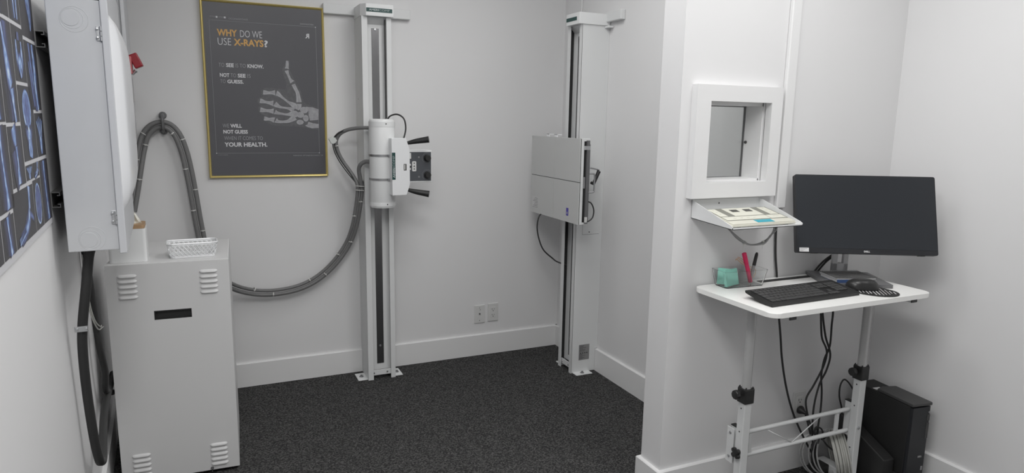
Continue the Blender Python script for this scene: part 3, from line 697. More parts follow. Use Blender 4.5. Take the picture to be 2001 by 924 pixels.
# x-ray tube head
TX, TY, TR = -1.207, -0.262, 0.0665
xt = thing('xray_tube_head', 'white cylindrical x-ray tube with collimator and black handles on the left column', 'x-ray tube', (TX, TY, 0.98))
b = MB(); b.lathe([(0, 0.987), (0.050, 0.987), (0.062, 0.990), (TR, 1.000), (TR, 1.432), (0.0625, 1.443), (0.0565, 1.4475), (0, 1.4475)], (TX, TY, 0), n=48); b.build('tube_housing', WHITE, xt)
for z0, z1 in ((0.9995, 1.018), (1.408, 1.4335)):
    MB().lathe([(TR, z0), (TR+0.0012, z0), (TR+0.0012, z1), (TR, z1)], (TX, TY, 0), n=48).build('end_cap', WHITE, xt)
for x, z in ((TX+0.006, 1.423), (TX+0.008, 1.010)): MB().lathe([(0, 0.002), (0.003, 0.0015), (0.0035, 0)], (x, TY-TR-0.0005, z), (0,-1,0), n=10).build('cap_screw', DARKG, xt)
for z in (1.262, 1.139):
    s = MB(); s.lathe([(TR+0.0003, z-0.0055), (TR+0.0025, z-0.0055), (TR+0.0025, z+0.0055), (TR+0.0003, z+0.0055)], (TX, TY, 0), n=48)
    s.box((TX+0.012, TY-TR-0.006, z-0.006), (TX+0.036, TY-TR+0.004, z+0.006), 0.001)
    s.build('clamp_band', STEEL, xt, 'steel clamp band')
MB().box((TX-0.045, -0.215, 1.10), (TX+0.045, -0.155, 1.33), 0.004).build('carriage', WHITE, xt)
# collimator cover (bevelled hexagon in the x-z plane)
FY = -0.378
poly = [(-1.187, 1.352), (-1.111, 1.353), (-1.092, 1.293), (-1.092, 1.116), (-1.110, 1.063), (-1.184, 1.061)]
ccv = MB().prism(poly, 1, FY, FY+0.078, bevel=0.0015).build('collimator_cover', GLOSSW, xt)
MB().box((-1.185, FY-0.0012, 1.143), (-1.168, FY, 1.280)).build('brand_plate', GREEN, ccv, 'dark green brand plate')
text('lettering', 'AMERI', LGREY, ccv, (-1.1705, FY-0.0012, 1.152), (0,0,1), (-1,0,0), 0.052, 0.0105, 0.03)
text('lettering', 'COMP', LGREY, ccv, (-1.1705, FY-0.0012, 1.208), (0,0,1), (-1,0,0), 0.056, 0.0105, -0.01)
wd = MB(); wd.box((-1.124, FY-0.0015, 1.190), (-1.110, FY, 1.222)); wd.build('indicator_window', KDARK, ccv)
MB().box((-1.1215, FY-0.0022, 1.193), (-1.1165, FY-0.001, 1.219)).build('indicator_scale', OFFW, ccv)
# control block with knobs
GY = -0.352
cbx = MB().box((-1.100, GY, 1.124), (-0.966, GY+0.115, 1.291), 0.003).build('collimator_box', WHITE, xt)
MB().box((-1.093, GY-0.0012, 1.131), (-0.9705, GY, 1.2815), 0.0004).build('control_panel', mat('panel_slate', (0.075, 0.08, 0.09), 0.45), cbx, 'slate grey control panel')
for x, z in ((-0.992, 1.250), (-0.9915, 1.162)):
    k = MB(); k.lathe([(0.019, 0), (0.0185, 0.004), (0.0165, 0.006), (0.0155, 0.022), (0.0135, 0.0245), (0, 0.0245)], (x, GY-0.0012, z), (0,-1,0), n=24)
    k.build('knob', BLACK, cbx)
    d = MB()
    for i in range(15):
        a = math.radians(60+i*15) if z > 1.2 else math.radians(60+i*15); r0, r1 = 0.025, 0.029
        c_, s_ = math.cos(a), math.sin(a)
        d.cyl((x+c_*r0, GY-0.0014, z+s_*r0*(-1 if z > 1.2 else 1)), (x+c_*r1, GY-0.0014, z+s_*r1*(-1 if z > 1.2 else 1)), 0.0005, n=4)
    d.build('dial_mark', LTG, cbx)
lb = MB(); lb.prism(rrect(0.022, 0.052, 0.005, cx=-1.062, cy=1.208), 1, GY-0.002, GY-0.001); lb.prism(rrect(0.010, 0.030, 0.002, cx=-1.083, cy=1.262), 1, GY-0.002, GY-0.001); lb.build('scale_label', OFFW, cbx)
dt = MB()
for z in (1.194, 1.224): dt.lathe([(0, 0.001), (0.0035, 0.001), (0.0035, 0)], (-1.062, GY-0.002, z), (0,-1,0), n=10)
dt.prism([(-1.067, 1.205), (-1.057, 1.205), (-1.062, 1.214)], 1, GY-0.003, GY-0.002); dt.build('label_symbol', DARKG, cbx)
for z in (1.255, 1.153):
    sy = MB()
    for k in range(3): sy.box((-1.040+0.003*k, GY-0.002, z-0.004), (-1.0388+0.003*k, GY-0.001, z+0.004))
    sy.build('panel_symbol', LTG, cbx)
kn = MB(); kn.box((-1.092, GY-0.004, 1.190), (-1.080, GY-0.001, 1.221), 0.0005); kn.build('light_button_plate', OFFW, cbx)
MB().lathe([(0, 0.006), (0.006, 0.005), (0.0065, 0)], (-1.086, GY-0.004, 1.206), (0,-1,0), n=16).build('light_button', BLACK, cbx)
for s in (1, -1):
    zc = 1.207
    h = MB(); p0 = (-1.108, -0.352, zc+s*0.118); p1 = (-1.088, -0.360, zc+s*0.123); p2 = (-1.055, -0.374, zc+s*0.131); p3 = (-0.996, -0.398, zc+s*0.141)
    h.tube([p0, p1, p2, p3], [0.0065, 0.0100, 0.0135, 0.0172], n=18, sub=4)
    h.build('handle', BLACK, xt, 'black tapered grip')
c = MB(); c.tube([(-1.165, -0.215, 1.44), (-1.160, -0.25, 1.462), (-1.135, -0.30, 1.472), (-1.108, -0.33, 1.450), (-1.100, -0.335, 1.40), (-1.112, -0.335, 1.348)], 0.0042, n=8)
c.build('light_cable', RUBBER, xt)
bc = MB(); bc.box((TX+0.046, -0.168, 1.43), (TX+0.050, -0.158, 1.955)); bc.build('belt', BLACKM, tsd)

# high voltage cables
def hose(name, pts, r, label, ties, group):
    t = thing(name, label, 'cable', pts[0], group)
    MB().tube(pts, r, n=12).build('hose', GREYH, t)
    P = [Vector(p) for p in pts]
    for i, fr_ in ties:
        p = P[i].lerp(P[i+1], fr_); d = (P[i+1]-P[i]).normalized()
        q = MB(); ax = d
        q.lathe([(r+0.0004, -0.0022), (r+0.0022, -0.0022), (r+0.0022, 0.0022), (r+0.0004, 0.0022)], p, ax, n=18)
        w = Vector((0,-1,0)); q.box(tuple(p+Vector((-0.0035, -r-0.007, -0.003))), tuple(p+Vector((0.0035, -r-0.0015, 0.003))), 0.0008)
        q.build('cable_tie', TIE, t)
    return t
arch = [(-2.385,-0.095,0.99),(-2.362,-0.08,1.10),(-2.345,-0.07,1.19),(-2.328,-0.05,1.275),(-2.308,-0.045,1.345),(-2.276,-0.045,1.387),(-2.236,-0.045,1.403),(-2.198,-0.045,1.393),(-2.165,-0.05,1.350),(-2.142,-0.05,1.275),(-2.126,-0.05,1.180),(-2.112,-0.05,1.060),(-2.099,-0.05,0.93),(-2.086,-0.05,0.82),(-2.075,-0.06,0.70),(-2.06,-0.10,0.63)]
sag = [(-2.035,-0.16,0.655),(-1.975,-0.14,0.606),(-1.908,-0.09,0.560),(-1.819,-0.06,0.530),(-1.715,-0.06,0.527),(-1.609,-0.06,0.546),(-1.515,-0.06,0.592),(-1.432,-0.07,0.668),(-1.364,-0.085,0.768),(-1.331,-0.12,0.872),(-1.314,-0.15,0.988),(-1.308,-0.166,1.066)]
def off(pts, d):
    P = [Vector(p) for p in pts]; o = []
    for i, p in enumerate(P):
        t = (P[min(i+1,len(P)-1)]-P[max(i-1,0)]).normalized(); n = Vector((-t.z, 0, t.x)).normalized(); o.append(tuple(p+n*d))
    return o
fullA = arch + [(-2.05,-0.14,0.62)] 
hose('high_voltage_cable', off(arch, 0.0125), 0.0115, 'outer grey hose arching over the wall hook and down behind the cabinet', [(2,.5),(4,.2),(8,.3),(10,.8),(12,.5)], 'grey hoses on the wall hook')
hose('high_voltage_cable', off(arch, -0.0125), 0.0115, 'inner grey hose arching over the wall hook and down behind the cabinet', [(1,.5),(3,.5),(7,.6),(9,.9),(11,.6)], 'grey hoses on the wall hook')
up1 = [(-1.305,-0.175,1.128),(-1.314,-0.188,1.180),(-1.308,-0.205,1.210),(-1.285,-0.22,1.226),(-1.262,-0.25,1.224),(-1.235,-0.262,1.222)]
up2 = [(-1.322,-0.165,1.112),(-1.350,-0.145,1.168),(-1.388,-0.13,1.228),(-1.412,-0.13,1.282),(-1.418,-0.135,1.328),(-1.403,-0.15,1.364),(-1.372,-0.172,1.386),(-1.332,-0.20,1.397),(-1.288,-0.235,1.401),(-1.24,-0.262,1.40)]
hose('high_voltage_cable', off(sag, -0.0115)+up1, 0.0108, 'lower grey hose sagging from the cabinet to the middle of the x-ray tube', [(3,.6),(6,.3),(8,.2),(10,.3)], 'grey hoses to the x-ray tube')
hose('high_voltage_cable', off(sag, 0.0115)+up2, 0.0095, 'upper grey hose sagging from the cabinet and looping to the top of the x-ray tube', [(2,.6),(5,.5),(7,.4),(9,.5),(15,.5)], 'grey hoses to the x-ray tube')
tw = MB()
for k, (dx, dz) in enumerate(((-0.012, 0.004), (-0.018, -0.006))):
    tw.tube([(p[0]+dx*(1 if 0 < i < 6 else .2), p[1]-0.004, p[2]+dz+0.004*k) for i, p in enumerate(up2)], 0.0030, n=7)
tag(tw.build('control_wire', RUBBER), 'thin dark wires tied along the looped hose left of the tube', 'cable')
cn = thing('wire_connector', 'small clear white plug connector on the looped hose left of the tube', 'connector', (-1.432,-0.135,1.335))
q = MB(Matrix.Translation((-1.437,-0.140,1.335)) @ Matrix.Rotation(-0.5, 4, 'Y')); q.box((-0.017,-0.009,-0.016),(0.017,0.009,0.016),0.003); q.box((-0.009,-0.009,-0.019),(0.009,0.009,-0.012),0.001); q.build('plug_body', mat('milky_plastic', (0.6,0.62,0.6), 0.3), cn)
# wall hook
hk = thing('cable_hanger', 'round two-screw cable hanger on back wall holding the arched hoses', 'cable clip', (-2.226, 0, 1.41))
q = MB()
for z in (1.447, 1.372): q.lathe([(0, -0.001), (0.0175, -0.001), (0.0175, -0.014), (0.013, -0.020), (0, -0.020)], (-2.226, 0, z), (0,1,0), n=24)
q.build('washer', STANDG, hk)
q = MB(); q.tube([(-2.226,-0.018,1.447),(-2.226,-0.062,1.436),(-2.226,-0.066,1.405),(-2.226,-0.060,1.380),(-2.226,-0.018,1.372)], 0.0075, n=10, flat=1.6); q.build('strap', STANDG, hk)
q = MB()
for z in (1.447, 1.372): q.lathe([(0, 0.004), (0.006, 0.003), (0.007, 0)], (-2.226, -0.020, z), (0,-1,0), n=14)
q.build('hanger_screw', ZINC, hk)
ck = thing('cable_clamp', 'grey clamp tying the hoses to the side of the left column', 'cable clip', (-1.288,-0.12,1.10))
q = MB(); q.torus((-1.3085,-0.168,1.092), 0.0245, 0.0022, (0.1,0.1,1), n=30); q.torus((-1.3085,-0.166,1.070), 0.0245, 0.0022, (0.1,0.1,1), n=30); q.build('clamp_tie', TIE, ck)
q = MB(); q.box((-1.2925,-0.150,1.058),(-1.2832,-0.120,1.118),0.003); q.build('clamp_block', DARKG, ck)

# receptor stand
MR = Matrix.Translation((0, -0.430, 0)) @ Matrix.Rotation(-PI/2, 4, 'Z')
rs = thing('receptor_stand', 'white column with steel channel in the back right corner', 'equipment stand', (0, -0.430, 0))
rcap = column(MR, rs)
MB(MR).box((-0.056, -0.1985, 1.986), (0.056, -0.197, 2.005)).build('brand_plate', GREEN, rcap)
nl = MB(MR); nl.box((0.0775, -0.125, 0.075), (0.0785, -0.055, 0.168)); nl.build('rating_label', mat('silver_label', 0.30, 0.4, 0.3), rs, 'silver rating label')
nt_ = MB(MR)
for k in range(13):
    if k in (6, 7): continue
    w = random.uniform(0.3, 0.95); nt_.box((0.0784, -0.120, 0.160-0.0065*k), (0.0789, -0.120+0.060*w, 0.162-0.0065*k))
for k in range(4): nt_.lathe([(0, 0.001), (0.004, 0.001), (0.004, 0)], (0.0784, -0.113+0.014*k, 0.117), (1,0,0), n=8)
nt_.build('label_text', DARKG, rs)
se = MB(MR); se.box((0.0773, -0.130, 0.820), (0.0779, -0.020, 0.8215)); se.box((0.0773, -0.130, 0.82), (0.0779, -0.1288, 0.99)); se.build('panel_seam', STANDG, rs)
MB(MR).lathe([(0, 0.002), (0.003, 0.0015), (0.0035, 0)], (0.0779, -0.085, 0.834), (1,0,0), n=10).build('panel_screw', DARKG, rs)
MB(MR).box((0.080, -0.035, 1.953), (0.118, -0.004, 1.962), 0.001).build('side_tab', WHITE, rs)

# detector box
DX0, DX1, DY0, DY1, DZ0, DZ1 = -0.290, -0.232, -0.727, -0.165, 0.917, 1.366
dt = thing('detector_box', 'square light-grey detector panel with cross lines mounted on right column', 'x-ray detector', (-0.25, -0.43, DZ0))
MB().box((DX0+0.008, DY0+0.012, DZ0+0.008), (DX1, DY1, DZ1-0.004), 0.002).build('detector_case', WHITE, dt)
MB().box((DX0+0.0095, DY0, DZ0), (DX1+0.002, DY0+0.014, DZ1), 0.002).build('side_frame', WHITE, dt)
yc, zc = -0.448, 1.139
fp = MB(); g = 0.0017
for a, b in (((DY0+0.001, DZ0), (yc-g, zc-g)), ((yc+g, DZ0), (DY1, zc-g)), ((DY0+0.001, zc+g), (yc-g, DZ1)), ((yc+g, zc+g), (DY1, DZ1))):
    fp.box((DX0, a[0], a[1]), (DX0+0.006, b[0], b[1]), 0.0006)
fp.build('face_plate', DETW, dt)
MB().box((DX0+0.0035, DY0+0.002, DZ0+0.002), (DX0+0.0092, DY1-0.002, DZ1-0.002)).build('cross_line', BLACKM, dt, 'black centring lines')
sl = MB(); sl.box((DX0+0.024, DY0-0.0008, DZ0+0.012), (DX1-0.004, DY0+0.002, DZ1-0.014)); sl.build('tray_slot', BLACKM, dt)
tr = MB(); tr.box((DX0+0.036, DY0-0.012, DZ0+0.006), (DX0+0.052, DY0, DZ1-0.010), 0.001); tr.box((DX0+0.050, DY0-0.010, DZ0+0.02), (DX0+0.0555, DY0, DZ1-0.03), 0.0005); tr.build('cassette_tray', STANDG, dt, 'dark grey cassette tray edge')
MB().box((DX0+0.024, DY0-0.013, DZ1-0.058), (DX0+0.053, DY0-0.0005, DZ1-0.038), 0.001).build('tray_latch', ZINC, dt)
MB().box((DX0+0.024, DY0-0.006, 1.108), (DX0+0.034, DY0-0.0005, 1.168), 0.002).build('side_latch', STEEL, dt)
h = MB(); h.tube([(DX0+0.052, DY0-0.004, 1.186), (DX0+0.072, DY0-0.014, 1.186), (DX0+0.081, DY0-0.018, 1.180), (DX0+0.081, DY0-0.018, 1.135), (DX0+0.080, DY0-0.018, 1.094), (DX0+0.070, DY0-0.014, 1.088), (DX0+0.050, DY0-0.004, 1.088)], 0.0042, n=10, sub=4); h.build('tray_handle', STEEL, dt, 'steel pull handle')
h = MB(); h.tube([(DX1-0.005, -0.60, 1.202), (-0.155, -0.60, 1.204), (-0.100, -0.60, 1.194), (-0.092, -0.60, 1.188)], 0.0042, n=8); h.build('lock_rod', STEEL, dt)
h = MB(); h.cyl((-0.093, -0.60, 1.186), (-0.124, -0.60, 1.118), 0.011, 0.009, n=16); h.cyl((-0.124,-0.60,1.118),(-0.140,-0.60,1.124),0.008,n=12); h.build('lock_grip', BLACK, dt, 'black lock grip')
mt = MB(); mt.box((DX1+0.001, -0.50, 1.06), (-0.1765, -0.36, 1.26), 0.003); mt.box((DX1-0.004, -0.62, 1.17), (-0.16, -0.48, 1.22), 0.002); mt.build('mount_bracket', COLW, dt)
tc_ = MB()
for y in (-0.43, -0.335): tc_.box((DX0+0.015, y-0.016, DZ1-0.003), (DX0+0.020, y+0.016, DZ1+0.014), 0.001); tc_.box((DX0+0.015, y-0.016, DZ1+0.010), (DX0+0.045, y+0.016, DZ1+0.014), 0.001)
tc_.build('top_clip', GLOSSW, dt)
MB().prism(rrect(0.024, 0.042, 0.003, cx=-0.612, cy=0.972), 0, DX0-0.0008, DX0).build('blue_label', BLUEL, dt, 'small blue-violet label')
MB().prism(rrect(0.010, 0.012, 0.002, cx=-0.612, cy=0.966), 0, DX0-0.0012, DX0-0.0007).build('label_mark', LTG, dt)
lt_ = MB(); lt_.box((DX0-0.0005, -0.262, 0.944), (DX0, -0.185, 1.012)); lt_.build('notice_label', mat('pale_label', 0.60, 0.5), dt)
lt_ = MB()
for k in range(7): lt_.box((DX0-0.0009, -0.258, 1.003-0.009*k), (DX0-0.0004, -0.258+0.068*random.uniform(0.5,1), 1.0055-0.009*k))
lt_.build('label_text', mat('label_ink', 0.2, 0.5), dt)
c = MB(); c.tube([(-0.262,-0.30,0.925),(-0.300,-0.30,0.905),(-0.310,-0.30,0.823),(-0.273,-0.30,0.714),(-0.203,-0.30,0.648),(-0.186,-0.33,0.632),(-0.150,-0.375,0.62)], 0.0042, n=8)
tag(c.build('detector_cable', RUBBER), 'thin black cable hanging from the underside of the detector', 'cable')
c = MB(); c.tube([(-0.238,-0.735,1.04),(-0.222,-0.745,1.03),(-0.206,-0.745,0.995),(-0.212,-0.745,0.955),(-0.238,-0.742,0.935),(-0.25,-0.735,0.942)], 0.0035, n=8); c.build('side_cable', RUBBER, dt)
MB().box((-0.256,-0.743,0.930),(-0.243,-0.734,0.958),0.001).build('cable_label', OFFW, dt)
c = MB(); c.tube([(-0.006,-0.205,2.0),(-0.006,-0.205,2.3),(-0.006,-0.205,CEIL)], 0.0045, n=8)
tag(c.build('wall_raceway', TRIM), 'slim white cord cover running up from the right column', 'cord cover')

# outlets
def outlet(x, z, plane, sockets, label):
    M_ = Matrix.Translation((x, plane, z))
    o = thing('wall_outlet', label, 'wall plate', (x, plane, z), 'wall plates')
    MB(M_).box((-0.035, -0.0065, -0.0572), (0.035, -0.0005, 0.0572), 0.0025).build('cover_plate', OFFW, o)
    if sockets:
        MB(M_).box((-0.017, -0.0085, -0.034), (0.017, -0.0060, 0.034), 0.001).build('receptacle', OFFW, o)
        q = MB(M_)
        for dz in (-0.018, 0.018):
            q.box((-0.0085, -0.0092, dz-0.001), (-0.0062, -0.0084, dz+0.007)); q.box((0.0055, -0.0092, dz-0.001), (0.0075, -0.0084, dz+0.006)); q.lathe([(0, 0.0007), (0.0028, 0.0007), (0.0028, 0)], (0, -0.0085, dz-0.008), (0,-1,0), n=10)
        q.build('socket_hole', BLACKM, o)
    else:
        q = MB(M_); q.lathe([(0, 0.003), (0.0045, 0.003), (0.005, 0)], (0.0, -0.0065, 0.002), (0,-1,0), n=14)
        for dx, dz in ((0,0.040),(0.003,0.028),(0,-0.040)): q.lathe([(0, 0.001), (0.002, 0.001), (0.0025, 0)], (dx, -0.0065, dz), (0,-1,0), n=10)
        q.build('plate_screw', DARKG, o)
    return o
outlet(-0.548, 0.262, 0.0, False, 'blank plate with three screws, left of the pair on the back wall')
outlet(-0.458, 0.266, 0.0, True, 'electrical outlet, right of the pair of plates on the back wall')
ow = outlet(0.184, 0.288, YP, True, 'electrical outlet with a black plug under the white desk')

# ------------------------------------------------------------------ alcove wall fittings
rw = MB(); rw.box((-0.052, YP-0.018, 1.135), (-0.006, YP-0.0005, CEIL), 0.004, 3)
tag(rw.build('cable_raceway', TRIM), 'white vertical cord cover on the wall beside the observation window', 'cord cover')
TX0, TX1 = -0.450, -0.128; TYF = -2.033
tr = thing('wall_tray', 'white bent-metal tray fixed to the wall below the observation window', 'wall shelf', ((TX0+TX1)/2, YP, 1.10))
def traybot(y): return 1.112 + (1.100-1.112)*(YP-y)/(YP-TYF)
b = MB(); side = [(YP-0.001, 1.113), (TYF, 1.1015), (TYF, 1.110), (TYF+0.012, 1.116), (YP-0.001, 1.1795)]
b.bm.free()
for xa in (TX0, TX1-0.0018): MB().prism(side, 0, xa, xa+0.0018).build('side_plate', WHITE, tr)
b = MB(); b.prism([(YP-0.001, 1.113), (TYF, 1.1015), (TYF, 1.1035), (YP-0.001, 1.115)], 0, TX0, TX1); b.box((TX0, TYF, 1.1015), (TX1, TYF+0.0018, 1.1085)); b.build('tray_floor', WHITE, tr)
MB().box((TX0, YP-0.0025, 1.113), (TX1, YP-0.0005, 1.1795)).build('back_plate', WHITE, tr)
MB().lathe([(0, 0.001), (0.0025, 0.001), (0.003, 0)], (-0.325, YP-0.0025, 1.164), (0,-1,0), n=10).build('screw_hole', DARKG, tr)
# keypad: origin at the back-left, u to the right, v to the front, tilted with the tray
ka = math.atan2(0.031, 0.150)
KM = Matrix.Translation((-0.436, YP-0.047, 1.1500)) @ Matrix.Rotation(math.radians(-0.0), 4, 'Z') @ Matrix.Rotation(ka, 4, 'X')
KW, KD, KT = 0.293, 0.158, 0.0115
ky = thing('control_keypad', 'ivory control keypad with grey lines and a cyan label on the wall tray', 'control panel', tuple(KM @ Vector((KW/2, -KD/2, -KT))))
MB(KM).box((0, -KD, -KT), (KW, 0, -0.004), 0.002).box((0.003, -KD+0.003, -0.006), (KW-0.003, -0.003, 0.0), 0.0025).build('housing', IVORY, ky)
b = MB(KM); b.box((0.006, -0.125, 0.0), (KW-0.006, -0.004, 0.0005)); b.build('face_sheet', KGREY, ky, 'grey printed sheet')
b = MB(KM)
for x0, x1, y0, y1 in ((0.012, 0.045, -0.083, -0.008), (0.077, 0.212, -0.083, -0.006), (0.243, 0.280, -0.083, -0.008), (0.010, 0.208, -0.120, -0.089), (0.211, 0.282, -0.120, -0.089)):
    b.box((x0, y0, 0.0005), (x1, y1, 0.0010))
b.build('key_field', IVORYL, ky)
for xa in (0.098, 0.160): MB(KM).box((xa, -0.045, 0.001), (xa+0.034, -0.022, 0.0015)).build('display', KDARK, ky)
MB(KM).box((0.118, -0.153, 0.0), (0.196, -0.128, 0.0006)).build('cyan_label', CYAN, ky)
b = MB(KM)
for x in (0.05, 0.08, 0.11, 0.14): b.box((x, -0.106, 0.001), (x+0.012, -0.104, 0.0012))
for y in (-0.02, -0.04, -0.06): b.box((0.258, y, 0.001), (0.266, y-0.002, 0.0012)); b.box((0.024, y, 0.001), (0.032, y-0.002, 0.0012))
b.box((0.235, -0.103, 0.001), (0.262, -0.101, 0.0012)); b.build('key_marking', mat('key_print', (0.45, 0.42, 0.36), 0.5), ky)
b = MB(); b.box((TX0+0.004, TYF+0.003, 1.1040), (TX1-0.004, TYF+0.15, 1.1085)); 
for xa in (-0.40, -0.18): MB().lathe([(0,0),(0.009,0),(0.009,0.006),(0,0.006)], (xa,-2.005,1.1055), n=12).build('rubber_foot', BLACK, ky)
b.bm.free()
c = MB()
for k, dy in enumerate((0.0, 0.012)):
    c.tube([(-0.395+0.01*k,-1.93-dy,1.103),(-0.388,-1.95,1.088),(-0.350+0.006*k,-1.95-dy,1.055-0.003*k),(-0.310,-1.95-dy,1.034),(-0.271,-1.95,1.026),(-0.230,-1.95-dy,1.032),(-0.195,-1.95,1.050+0.003*k),(-0.172+0.012*k,-1.945,1.078),(-0.165+0.01*k,-1.93,1.106)], 0.0032, n=8)
cl = thing('keypad_cable', 'grey cable loop tied with nylon ties hanging under the wall tray', 'cable', (-0.271,-1.95,1.03))
c.build('cable', mat('grey_cable', 0.28, 0.5), cl)
for p, d in (((-0.318,-1.954,1.037),(1,0,-0.5)), ((-0.228,-1.954,1.032),(1,0,0.25))):
    q = MB(); q.lathe([(0.0035,-0.002),(0.0078,-0.002),(0.0078,0.002),(0.0035,0.002)], p, d, n=14); q.cyl(p, (p[0]-0.004, p[1], p[2]-0.024), 0.0007, n=5); q.build('cable_tie', TIE, cl)
c = MB(); c.tube([(-0.030,YP-0.010,1.14),(-0.036,YP-0.009,1.06),(-0.026,YP-0.008,0.95),(-0.012,YP-0.010,0.862),(-0.010,YP-0.012,0.80),(-0.012,-1.85,0.72),(0.000,-1.86,0.62),(0.018,-1.86,0.527),(0.062,-1.85,0.408),(0.110,-1.845,0.30),(0.155,-1.85,0.21),(0.215,-1.87,0.10),(0.262,-1.90,0.022),(0.33,-1.93,0.008)], 0.0042, n=8)
tag(c.build('hanging_cord', RUBBER), 'single black cord leaving the cord cover and hanging behind the desk, left of the bundle', 'cable')

# ------------------------------------------------------------------ sit-stand desk
DZ = 0.857; DX0_, DX1_, DYF, DYB = -0.428, 0.352, -2.222, -1.824
dk = thing('standing_desk', 'small white height-adjustable desk in front of the partition wall', 'desk', (-0.04, -2.02, 0))
tp = MB(); tp.prism(rrect(DX1_-DX0_, DYB-DYF, 0.035, n=8, cx=(DX0_+DX1_)/2, cy=(DYB+DYF)/2), 2, DZ-0.017, DZ, bevel=0.0015)
tp.build('desktop', DESKW, dk)
MB().prism(rrect(0.30, 0.029, 0.007, cx=0.010, cy=-1.860), 2, DZ-0.0005, DZ+0.0006).build('tablet_slot', BLACKM, dk, 'narrow dark slot')
for lx, nm in ((-0.311, 'l'), (0.290, 'r')):
    ly = -2.012; s = 0.017
    leg = MB().box((lx-s, ly-s, 0.045), (lx+s, ly+s, 0.462), 0.003).build('lower_leg', DESKF, dk)
    MB().cyl((lx, ly, 0.44), (lx, ly, DZ-0.018), 0.0165, n=24).build('upper_leg', NECKG if False else mat('pale_grey_tube', 0.52, 0.35, 0.25), dk)
    cc = MB(); cc.box((lx-0.0215, ly-0.0215, 0.456), (lx+0.0215, ly+0.0215, 0.512), 0.003)
    for dx, dy in ((-0.017,-0.017),(0.017,-0.017),(-0.017,0.017),(0.017,0.017)): cc.cyl((lx+dx,ly+dy,0.512),(lx+dx*.9,ly+dy*.9,0.519),0.004,0.002,n=6)
    cc.build('collar', BLACK, leg, 'black plastic collar')
    kb = MB(); kx = lx-0.021; kb.lathe([(0.006, 0), (0.006, 0.012), (0.0165, 0.013), (0.0175, 0.018), (0.0175, 0.026), (0.0155, 0.029), (0, 0.030)], (kx, ly+0.004, 0.490), (-1,0.0,0), n=10, smooth=False)
    kb.build('locking_knob', BLACK, leg, 'black locking knob')
    for z in (0.435, 0.345, 0.165, 0.078):
        MB().lathe([(0, 0.0004), (0.0032, 0.0004), (0.0032, 0)], (lx-s, ly, z), (-1,0,0), n=12).build('adjustment_hole', DARKG, leg)
    MB().box((lx-0.024, -2.198, DZ-0.036), (lx+0.006, -1.85, DZ-0.0172), 0.002).build('top_rail', DESKF, dk)
    MB().box((lx-0.024, -2.202, DZ-0.036), (lx+0.006, -2.198, DZ-0.018), 0.001).build('rail_end_cap', BLACK, dk)
    MB().box((lx-0.024, -2.25, 0.012), (lx+0.024, -1.862, 0.048), 0.004).build('base_foot', DESKF, dk)
    for y in (-2.22, -1.89): MB().lathe([(0.014,0),(0.014,0.012)], (lx, y, 0.0003), n=14).build('leveling_foot', BLACK, dk)
    MB().box((lx-0.009, ly+s, 0.205), (lx+0.009, ly+s+0.032, 0.352), 0.002).build('rail_bracket', DESKF, dk)
    MB().box((lx-0.011, ly+s, 0.3485), (lx+0.011, ly+s+0.034, 0.3525), 0.001).build('bracket_cap', BLACKM, dk)
for z, r in ((0.318, 0.0085), (0.226, 0.0085)):
    MB().cyl((-0.300, -1.983, z), (0.285, -1.983, z), r, n=16).build('cross_bar', DESKF, dk)
for x in (-0.245, 0.215):
    MB().box((x-0.0075, -1.988, 0.232), (x+0.0075, -1.979, 0.312)).build('bar_upright', DESKF, dk)
rp = MB(); rp.cyl((-0.165,-1.986,0.311),(-0.028,-1.986,0.232),0.0022,n=8); rp.cyl((-0.028,-1.986,0.232),(0.110,-1.986,0.311),0.0022,n=8); rp.build('brace_rod', DESKF, dk)
sb = MB(); sb.lathe([(0, 0.006), (0.0055, 0.005), (0.006, 0)], (0.290-0.004, -2.029, 0.255), (0,-1,0), n=6, smooth=False); sb.build('leg_bolt', ZINC, dk)
kk = MB()
for a in range(4):
    t = math.radians(45+90*a); kk.lathe([(0, 0.0), (0.0085, 0.001), (0.0095, 0.006), (0.0085, 0.013), (0, 0.0145)], (-0.330, -2.012+0.013*math.cos(t), 0.262+0.013*math.sin(t)), (-1,0,0), n=14)
kk.lathe([(0, 0.0155), (0.011, 0.014), (0.012, 0)], (-0.330, -2.012, 0.262), (-1,0,0), n=14); kk.build('star_knob', BLACK, dk, 'black four-lobed knob')
bp = MB(); bp.box((-0.3315, -1.990, 0.208), (-0.3285, -1.955, 0.345), 0.0008); bp.build('bracket_plate', DESKF, dk)
bp = MB()
for z in (0.325, 0.232): bp.lathe([(0, 0.004), (0.005, 0.003), (0.006, 0)], (-0.3315, -1.972, z), (-1,0,0), n=12)
bp.build('bracket_screw', ZINC, dk)

# ------------------------------------------------------------------ monitor
mc = Vector((0.2165, -2.014, 1.124)); my, mt_ = -0.481, 0.301; MW, MH = 0.522, 0.301
u = Vector((math.cos(my), math.sin(my), 0)); nn = Vector((math.sin(my), -math.cos(my), 0))
up = Vector((0,0,1))*math.cos(mt_) - nn*math.sin(mt_); fn = u.cross(up)      # fn points to the viewer
MM = Matrix(((u.x, up.x, fn.x, mc.x), (u.y, up.y, fn.y, mc.y), (u.z, up.z, fn.z, mc.z), (0,0,0,1)))
bc_ = Vector((0.205, -1.966, 0)); BMt = Matrix.Translation((bc_.x, bc_.y, DZ)) @ Matrix.Rotation(-0.49, 4, 'Z')
mo = thing('computer_monitor', 'black widescreen computer monitor on a grey stand on the white desk', 'monitor', (bc_.x, bc_.y, DZ))
b = MB(MM); b.prism(rrect(MW, MH, 0.006, cx=0, cy=0), 2, -0.024, 0.0, bevel=0.0015); mcase = b.build('monitor_case', BEZEL, mo)
b = MB(MM); b.prism(rrect(0.40, 0.20, 0.02, cx=0, cy=0.0), 2, -0.043, -0.024, bevel=0.006); b.build('rear_housing', DARKG, mo)
